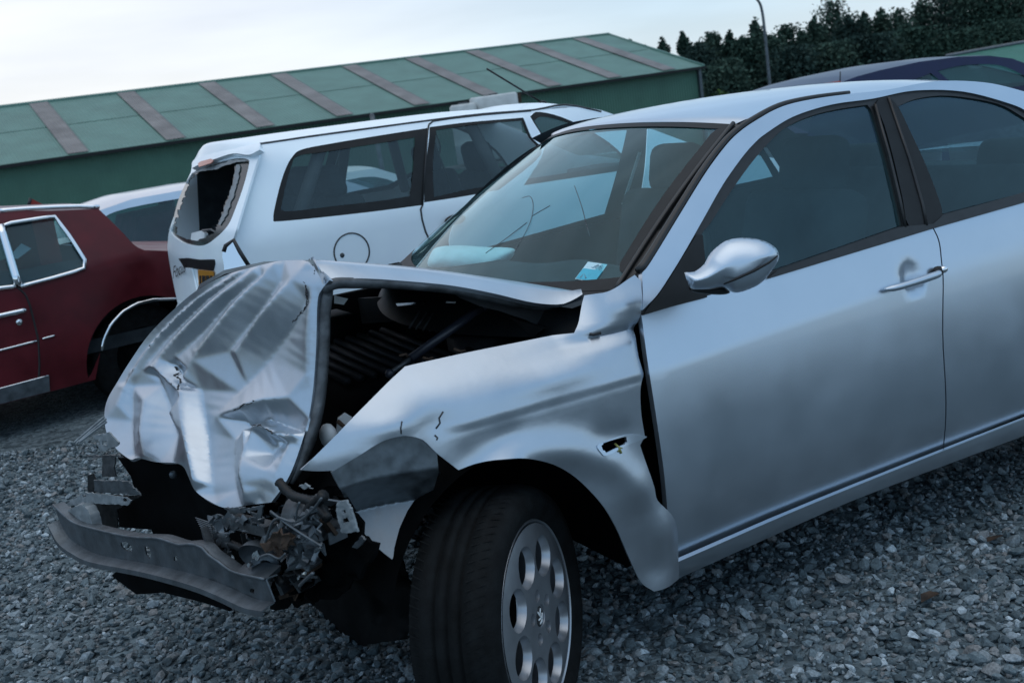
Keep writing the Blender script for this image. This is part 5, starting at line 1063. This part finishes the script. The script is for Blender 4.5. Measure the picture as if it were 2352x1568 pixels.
# ------------------------------------------------------------------ tanks on their stack, posts
PA = mat('weathered crate wood', (.10, .11, .11), .9, noise=.4, nscale=14)
RK = root('crate_stack', 'stack of grey crates under the two white tanks', 'crates', (7.0, 12.4, GZ))
for z0, n in ((.02, 0), (.24, 1), (.46, 2)):
    m = MB()
    for y in np.linspace(-.45, .45, 5): m.box((.05*(n-1), y, z0+.16), (1.5, .14, .02))
    for x in (-.65, 0, .65):
        m.box((x+.05*(n-1), -.45, z0+.08), (.10, .10, .13)).box((x+.05*(n-1), .45, z0+.08), (.10, .10, .13)).box((x+.05*(n-1), 0, z0+.02), (.10, 1., .02))
    m.build('pallet', PA, RK, local=True)
smoothbox('blue_box', (7.25, 12.1, .50), (.2, .2, .22), mat('blue plastic', (.04, .14, .30), .5, noise=.1), RK, None, .01)
for nm, lab, x0, r, h in (('white_tank', 'taller white cylindrical tank with dark bracket, right of its pair', 7.18, .36, .93), ('white_tank', 'smaller white cylindrical tank, left of its pair', 6.66, .20, .86)):
    r_ = root(nm, lab, 'tank', (x0, 12.4, .66+GZ), 0, 'white tanks on the crate stack')
    m = MB(); m.lathe([(.001, 0), (r-.02, 0), (r, .02), (r, h*.3), (r+.006, h*.31), (r, h*.33), (r, h*.64), (r+.006, h*.65), (r, h*.67), (r, h-.03), (r-.03, h), (.001, h)], ax=2, n=40); m.build('tank_body', mat('weathered white tank', (.42, .46, .46), .6, noise=.15, nscale=6), r_, True, local=True)
    MB().lathe([(.001, h-.002), (.07, h-.002), (.07, h+.02), (.001, h+.02)], ax=2, n=20).build('tank_cap', M['steel'], r_, True, local=True)
    if r > .3: MB().box((r*.9, -.15, h-.09), (.07, .10, .15)).build('tank_bracket', M['rust'], r_, local=True)
p0, p1 = on(1, 10.5, 'van', 1245, 203), on(1, 10.5, 'van', 1322, 610); pb = p1+(p1-p0)*((GZ-p1[2])/(p1[2]-p0[2]))
PO = root('grey_post', 'thin grey post standing behind the estate car', 'post', tuple(pb))
MB().tube([pb, p0], .028, 10).ball(p0, (.03, .03, .012)).build('post_shaft', M['alu'], PO, True)
MB().box(pb+[0, 0, .02], (.16, .16, .03)).build('base_plate', M['steel'], PO)
LP = root('lamp_post', 'tall slim grey lamp post with curved top in front of the trees', 'lamp post', (23.6, 25.5, float(ground_z(23.6, 25.5))))
l0, l1, l2, l3 = [on(1, 25.5, 'tr', *p) for p in ((948, 540), (914, 180), (896, 50), (872, 0))]
base = l0.copy(); base[2] = float(ground_z(l0[0], l0[1])); base[:2] += (l0[:2]-l1[:2])*.5
LP.location = tuple(base); ROOTM[LP] = Matrix.Translation(tuple(base)).inverted()
pts = curve3([base, l0, l1, l2, l3, l3+[-.35, 0, .25], l3+[-.9, 0, .36]], 6)
MB().tube(pts, np.linspace(.055, .03, len(pts)), 10).build('pole', M['alu'], LP, True)
MB().box(l3+[-1.15, 0, .36], (.6, .22, .10)).build('lamp_head', M['alu'], LP)

# ------------------------------------------------------------------ green hall
def sheetmetal(name, col, scale, ax, var=.12, amp=.03):
    m = mat(name, col, .55, .0, noise=var, nscale=.7, spec=.35); t = m.node_tree; n = t.nodes.new; l = t.links.new
    w = n('ShaderNodeTexWave'); w.bands_direction = ax; w.inputs['Scale'].default_value = scale; co = n('ShaderNodeTexCoord'); l(co.outputs['Object'], w.inputs[0])
    b = n('ShaderNodeBump'); b.inputs['Distance'].default_value = amp; l(w.outputs[0], b.inputs['Height']); l(b.outputs[0], t.nodes['Principled BSDF'].inputs['Normal']); return m
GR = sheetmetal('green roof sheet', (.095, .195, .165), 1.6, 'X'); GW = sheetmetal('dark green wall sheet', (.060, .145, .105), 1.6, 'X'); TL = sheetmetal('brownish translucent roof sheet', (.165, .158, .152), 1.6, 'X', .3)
LY = GZ-4.0
c_ = on(1, 60, 'tr', 540, 375); rg_ = on(1, 70.2, 'tr', 40, 197); xE = c_[0]; zE = 1.53; zR = rg_[2]; yR = 70.2; xW = -62.; yB = 80.4
HALL = root('green_hall', 'long green metal hall with brownish translucent roof strips', 'hall', ((xE+xW)/2, yR, LY))
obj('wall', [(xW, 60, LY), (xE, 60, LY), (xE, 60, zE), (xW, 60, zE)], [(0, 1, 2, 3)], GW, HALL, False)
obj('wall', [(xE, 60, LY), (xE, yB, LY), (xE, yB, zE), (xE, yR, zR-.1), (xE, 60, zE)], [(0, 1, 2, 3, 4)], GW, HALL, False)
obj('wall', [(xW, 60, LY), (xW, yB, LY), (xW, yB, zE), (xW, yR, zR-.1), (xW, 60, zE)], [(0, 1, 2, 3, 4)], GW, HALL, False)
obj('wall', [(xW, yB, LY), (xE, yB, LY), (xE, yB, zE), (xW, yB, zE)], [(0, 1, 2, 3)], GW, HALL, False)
def rp(x, t, o=0): return (x, 59.6+(yR-59.6)*t, zE-.02+(zR-zE+.02)*t+o)
xa, xb = xW-.3, xE+.25
strip_x = [on(1, 60, 'tw', *p)[0] for p in ((290, 435), (605, 385), (895, 345), (1150, 305), (1400, 270), (1620, 235), (1830, 210), (2025, 188), (2200, 165))]
sp = np.mean(np.diff(strip_x)); strip_x = [strip_x[0]-sp*k for k in range(9, 0, -1)]+strip_x
rf = obj('roof', [rp(xa, 0), rp(xb, 0), rp(xb, .52), rp(xa, .52), rp(xa, .519, .02), rp(xb, .519, .02), rp(xb, 1, .05), rp(xa, 1, .05)], [(0, 1, 2, 3), (4, 5, 6, 7)], GR, HALL, False)
obj('roof', [rp(xa, 1, .05), rp(xb, 1, .05), (xb, 80.8, zE-.02), (xa, 80.8, zE-.02)], [(0, 1, 2, 3)], GR, HALL, False)
for x in strip_x:
    if x < xW+1: continue
    obj('translucent_strip', [rp(x-1.05, .01, .06), rp(x-.05, .01, .06), rp(x-.05, .985, .11), rp(x-1.05, .985, .11)], [(0, 1, 2, 3)], TL, rf, False)
    obj('strip_edge', [rp(x-.05, .01, .07), rp(x-.01, .01, .07), rp(x-.01, .985, .12), rp(x-.05, .985, .12)], [(0, 1, 2, 3)], M['alu'], rf, False)
MB().tube([(xa, yR, zR+.06), (xb, yR, zR+.06)], .12, 8).build('ridge_cap', GR, HALL, True)
MB().box(((xa+xb)/2, 59.5, zE-.12), (xb-xa, .22, .16)).build('gutter', M['black'], HALL)
MB().tube([(xb, 59.6, zE), (xb, yR, zR+.04)], .10, 6).build('verge_trim', GR, HALL, True)
MB().box((xE+.02, 59.9, (zE+LY)/2), (.22, .22, zE-LY)).build('corner_trim', M['alu'], HALL)
G2 = root('green_shed', 'green ribbed metal shed roof at the right edge behind the navy hatchback', 'shed', (48, 36, LY))
q0, q1 = on(1, 34, 'tr', 2010, 302), on(1, 34, 'tr', 2352, 240); d_ = (q1-q0)/(q1[0]-q0[0]); q1 = q0+d_*26
G2R = sheetmetal('bright green roof sheet', (.030, .16, .115), 2.2, 'X', .15, .06)
qa, qb = q0+[0, 0, .0], q1
obj('shed_roof', [qa+[-1, -9, -2.6], qb+[2, -9, -2.6], qb+[2, 0, 0], qa+[-1, 0, 0], qa+[-1, 9, -2.6], qb+[2, 9, -2.6]], [(0, 1, 2, 3), (3, 2, 5, 4)], G2R, G2, False)
zf = qa[2]-2.6
obj('shed_wall', [(qa[0]-.5, 25.4, LY), (qb[0]+1.5, 25.4, LY), (qb[0]+1.5, 25.4, zf-.1), (qa[0]-.5, 25.4, zf-.1), (qa[0]-.5, 42.6, LY), (qa[0]-.5, 42.6, zf-.1), (qa[0]-.5, 34, zf+2.4), (qb[0]+1.5, 42.6, LY), (qb[0]+1.5, 42.6, zf-.1)], [(0, 1, 2, 3), (0, 4, 5, 6, 3), (4, 7, 8, 5)], GW, G2, False)
MB().tube([qa+[-1, 0, .03], qb+[2, 0, .03]], .10, 6).build('shed_ridge', M['alu'], G2, True)

# ------------------------------------------------------------------ trees
def leafmat(name, c):
    m = bpy.data.materials.new(name); m.use_nodes = True; t = m.node_tree; p = t.nodes['Principled BSDF']; n = t.nodes.new; l = t.links.new
    g = n('ShaderNodeNewGeometry'); r = n('ShaderNodeValToRGB'); l(g.outputs['Random Per Island'], r.inputs[0])
    r.color_ramp.elements[0].color = (*[v*.65 for v in c], 1); r.color_ramp.elements[1].color = (*[v*1.3 for v in c], 1); l(r.outputs[0], p.inputs['Base Color'])
    p.inputs['Roughness'].default_value = .9; p.inputs['Specular IOR Level'].default_value = .08; return m
LFS = [leafmat('dark conifer leaves', (.024, .046, .040)), leafmat('dark broad leaves', (.030, .060, .046)), leafmat('dull green leaves', (.042, .075, .058))]
LFB = leafmat('yellow green leaves', (.055, .095, .03)); BARK = mat('dark bark', (.025, .024, .02), .9, noise=.3)
def tree(px, py, Y, wpx, lab, kind=0, lm=None, n=7000, name='tree', bz=None, cat='tree', group='trees behind the green hall'):
    top = on(1, Y, 'tr', px, py); x, zt = top[0], top[2]; b = LY if bz is None else bz; h = zt-b
    wid = 1.45*wpx*.4141/FPX*((top-CAM)@FW)/2
    rt = root(name, lab, cat, (x, Y, b), 0, group)
    tm = MB(); tm.tube([(0, 0, 0), (.1, .05, h*.35), (0, 0, h*.7), (.05, 0, h*.93)], [.035*h*.6+.04, .02*h+.03, .05, .015], 8)
    for i in range(6):
        a = rng.uniform(0, 6.28); z0 = h*rng.uniform(.3, .75); r = wid*.7; tm.tube([(0, 0, z0), (r*.5*math.cos(a), r*.5*math.sin(a), z0+h*.06), (r*math.cos(a), r*math.sin(a), z0+h*.13)], [.05, .03, .012], 6)
    tm.build('trunk', BARK, rt, True, local=True)
    # lumps
    L = []
    for i in range(34 if name == 'tree' else 14):
        t = rng.uniform(.0, 1)**.8; zz = h*(.16+.80*t) if name == 'tree' else h*(.2+.6*t)
        env = wid*(1.15*(1-t)**.62+.10) if kind == 0 else wid*(1.05*math.sqrt(max(.02, 1-(1.7*(t-.42))**2)))
        a = rng.uniform(0, 6.28); rr = env*rng.uniform(.05, .62); L.append((rr*math.cos(a), rr*math.sin(a), zz, max(.22, env*rng.uniform(.45, .8))))
    L.append((0, 0, h-.18, .16)); L.append((.04*wid, 0, h-.5, .26)); L.append((-.10*wid, 0, h-.95, .42)); L.append((.05*wid, .1, h-1.5, .6)); L = np.array(L)
    k = rng.choice(len(L), n, p=L[:, 3]**1.7/np.sum(L[:, 3]**1.7)); d = rng.normal(size=(n, 3)); d /= np.linalg.norm(d, axis=1)[:, None]
    c = L[k, :3]+d*(L[k, 3]*rng.uniform(.25, 1.28, n))[:, None]*[1, 1, 1.1]; c[:, 2] = np.clip(c[:, 2], .1*h, h)
    s = rng.uniform(.09, .25, n)*(1 if name == 'tree' else .7); u = rng.normal(size=(n, 3)); u /= np.linalg.norm(u, axis=1)[:, None]; w = np.cross(u, rng.normal(size=(n, 3))); w /= np.linalg.norm(w, axis=1)[:, None]
    V = np.stack([c-u*s[:, None], c-w*s[:, None]*.6, c+u*s[:, None], c+w*s[:, None]*.6], 1).reshape(-1, 3)
    obj('crown', V, np.arange(4*n).reshape(-1, 4), lm or LFS[int(rng.integers(0, 3))], rt, False, local=True)
TR = [(160, 216, 96, 80, 0, 'small tree top just showing over the hall roof ridge'), (245, 252, 96, 70, 1, 'lowest tree top peeping over the sloping hall verge'), (340, 205, 92, 110, 0, 'pointed tree nearest the right end of the hall roof'),
      (455, 176, 90, 120, 0, 'slender pointed tree, second right of the hall roof'), (540, 230, 86, 150, 1, 'low round tree right above the hall corner'), (612, 178, 92, 150, 1, 'round-topped tree above the yellow-green bush'), (718, 170, 90, 120, 0, 'narrow tree left of the lamp post'),
      (790, 200, 86, 150, 1, 'short bushy tree just left of the lamp post'), (858, 92, 92, 130, 0, 'tall slim tree directly behind the lamp post'), (940, 200, 84, 150, 1, 'low broad tree just right of the lamp post'), (1022, 140, 92, 180, 1, 'wide round tree right of the lamp post'), (1120, 168, 90, 120, 0, 'short tree between the wide round and the tall peaked trees'),
      (1185, 84, 92, 130, 0, 'narrow tree leaning on the tall peaked tree'), (1285, -4, 94, 220, 1, 'tall peaked tree rising highest left of the right-hand wood'), (1380, 80, 88, 150, 1, 'dense tree right of the tall peaked tree'), (1462, 58, 92, 130, 0, 'pointed tree in the dip of the tree line'), (1555, 38, 92, 130, 0, 'spiky tree right of the dip in the tree line'),
      (1650, 42, 90, 170, 1, 'round tree before the tree line leaves the frame'), (1775, -6, 92, 170, 0, 'tree whose tip touches the top of the frame'), (1880, -130, 92, 240, 1, 'tall dark tree above the navy hatchback'), (2010, -150, 90, 240, 1, 'tall dark tree above the green shed end'),
      (2130, -180, 88, 240, 0, 'tall dark tree above the green shed'), (2250, -190, 88, 260, 1, 'dark tree near the right frame edge'), (2370, -190, 86, 260, 1, 'rightmost dark tree of the wood'), (1060, 260, 78, 200, 1, 'low dark tree above the hatchback tail'), (1480, 200, 76, 260, 1, 'low dark tree above the hatchback roof'),
      (1750, 160, 76, 280, 1, 'low dark tree over the hatchback rear window'), (700, 330, 78, 200, 1, 'low dark tree behind the yellow-green bush'), (1270, 240, 77, 240, 1, 'low dark tree above the red brake light'), (2000, 170, 75, 300, 1, 'low dark tree behind the shed ridge'), (2260, 120, 74, 300, 1, 'low dark tree above the shed roof')]
for px, py, Y, w, k, lab in TR: tree(px, py, Y, w, lab, k)
tree(672, 492, 60, 190, 'yellow-green rounded bush right of the hall corner', 1, LFB, 900, 'bush', None, 'bush', None)
# dead leaves on the stones
for nm, p, lab in (('dead_leaf', (1830, 1315), 'curled brown dead leaf on gravel, lower of two'), ('dead_leaf', (2190, 985), 'dark brown dead leaf on gravel beside the sill, upper of two')):
    c = on(2, GZ+.022, 'rt', *p); m = rng.uniform(-.004, .012, 7); a = np.linspace(0, 2*np.pi, 7)[:6]
    V = [(c[0], c[1], c[2])]+[(c[0]+.036*math.cos(t), c[1]+.02*math.sin(t), c[2]+mm) for t, mm in zip(a, m)]
    o = obj(nm, V, [(0, i, i % 6+1) for i in range(1, 7)], M['rust'], None, True); tag(o, lab, 'leaf', None, 'dead leaves on the gravel')
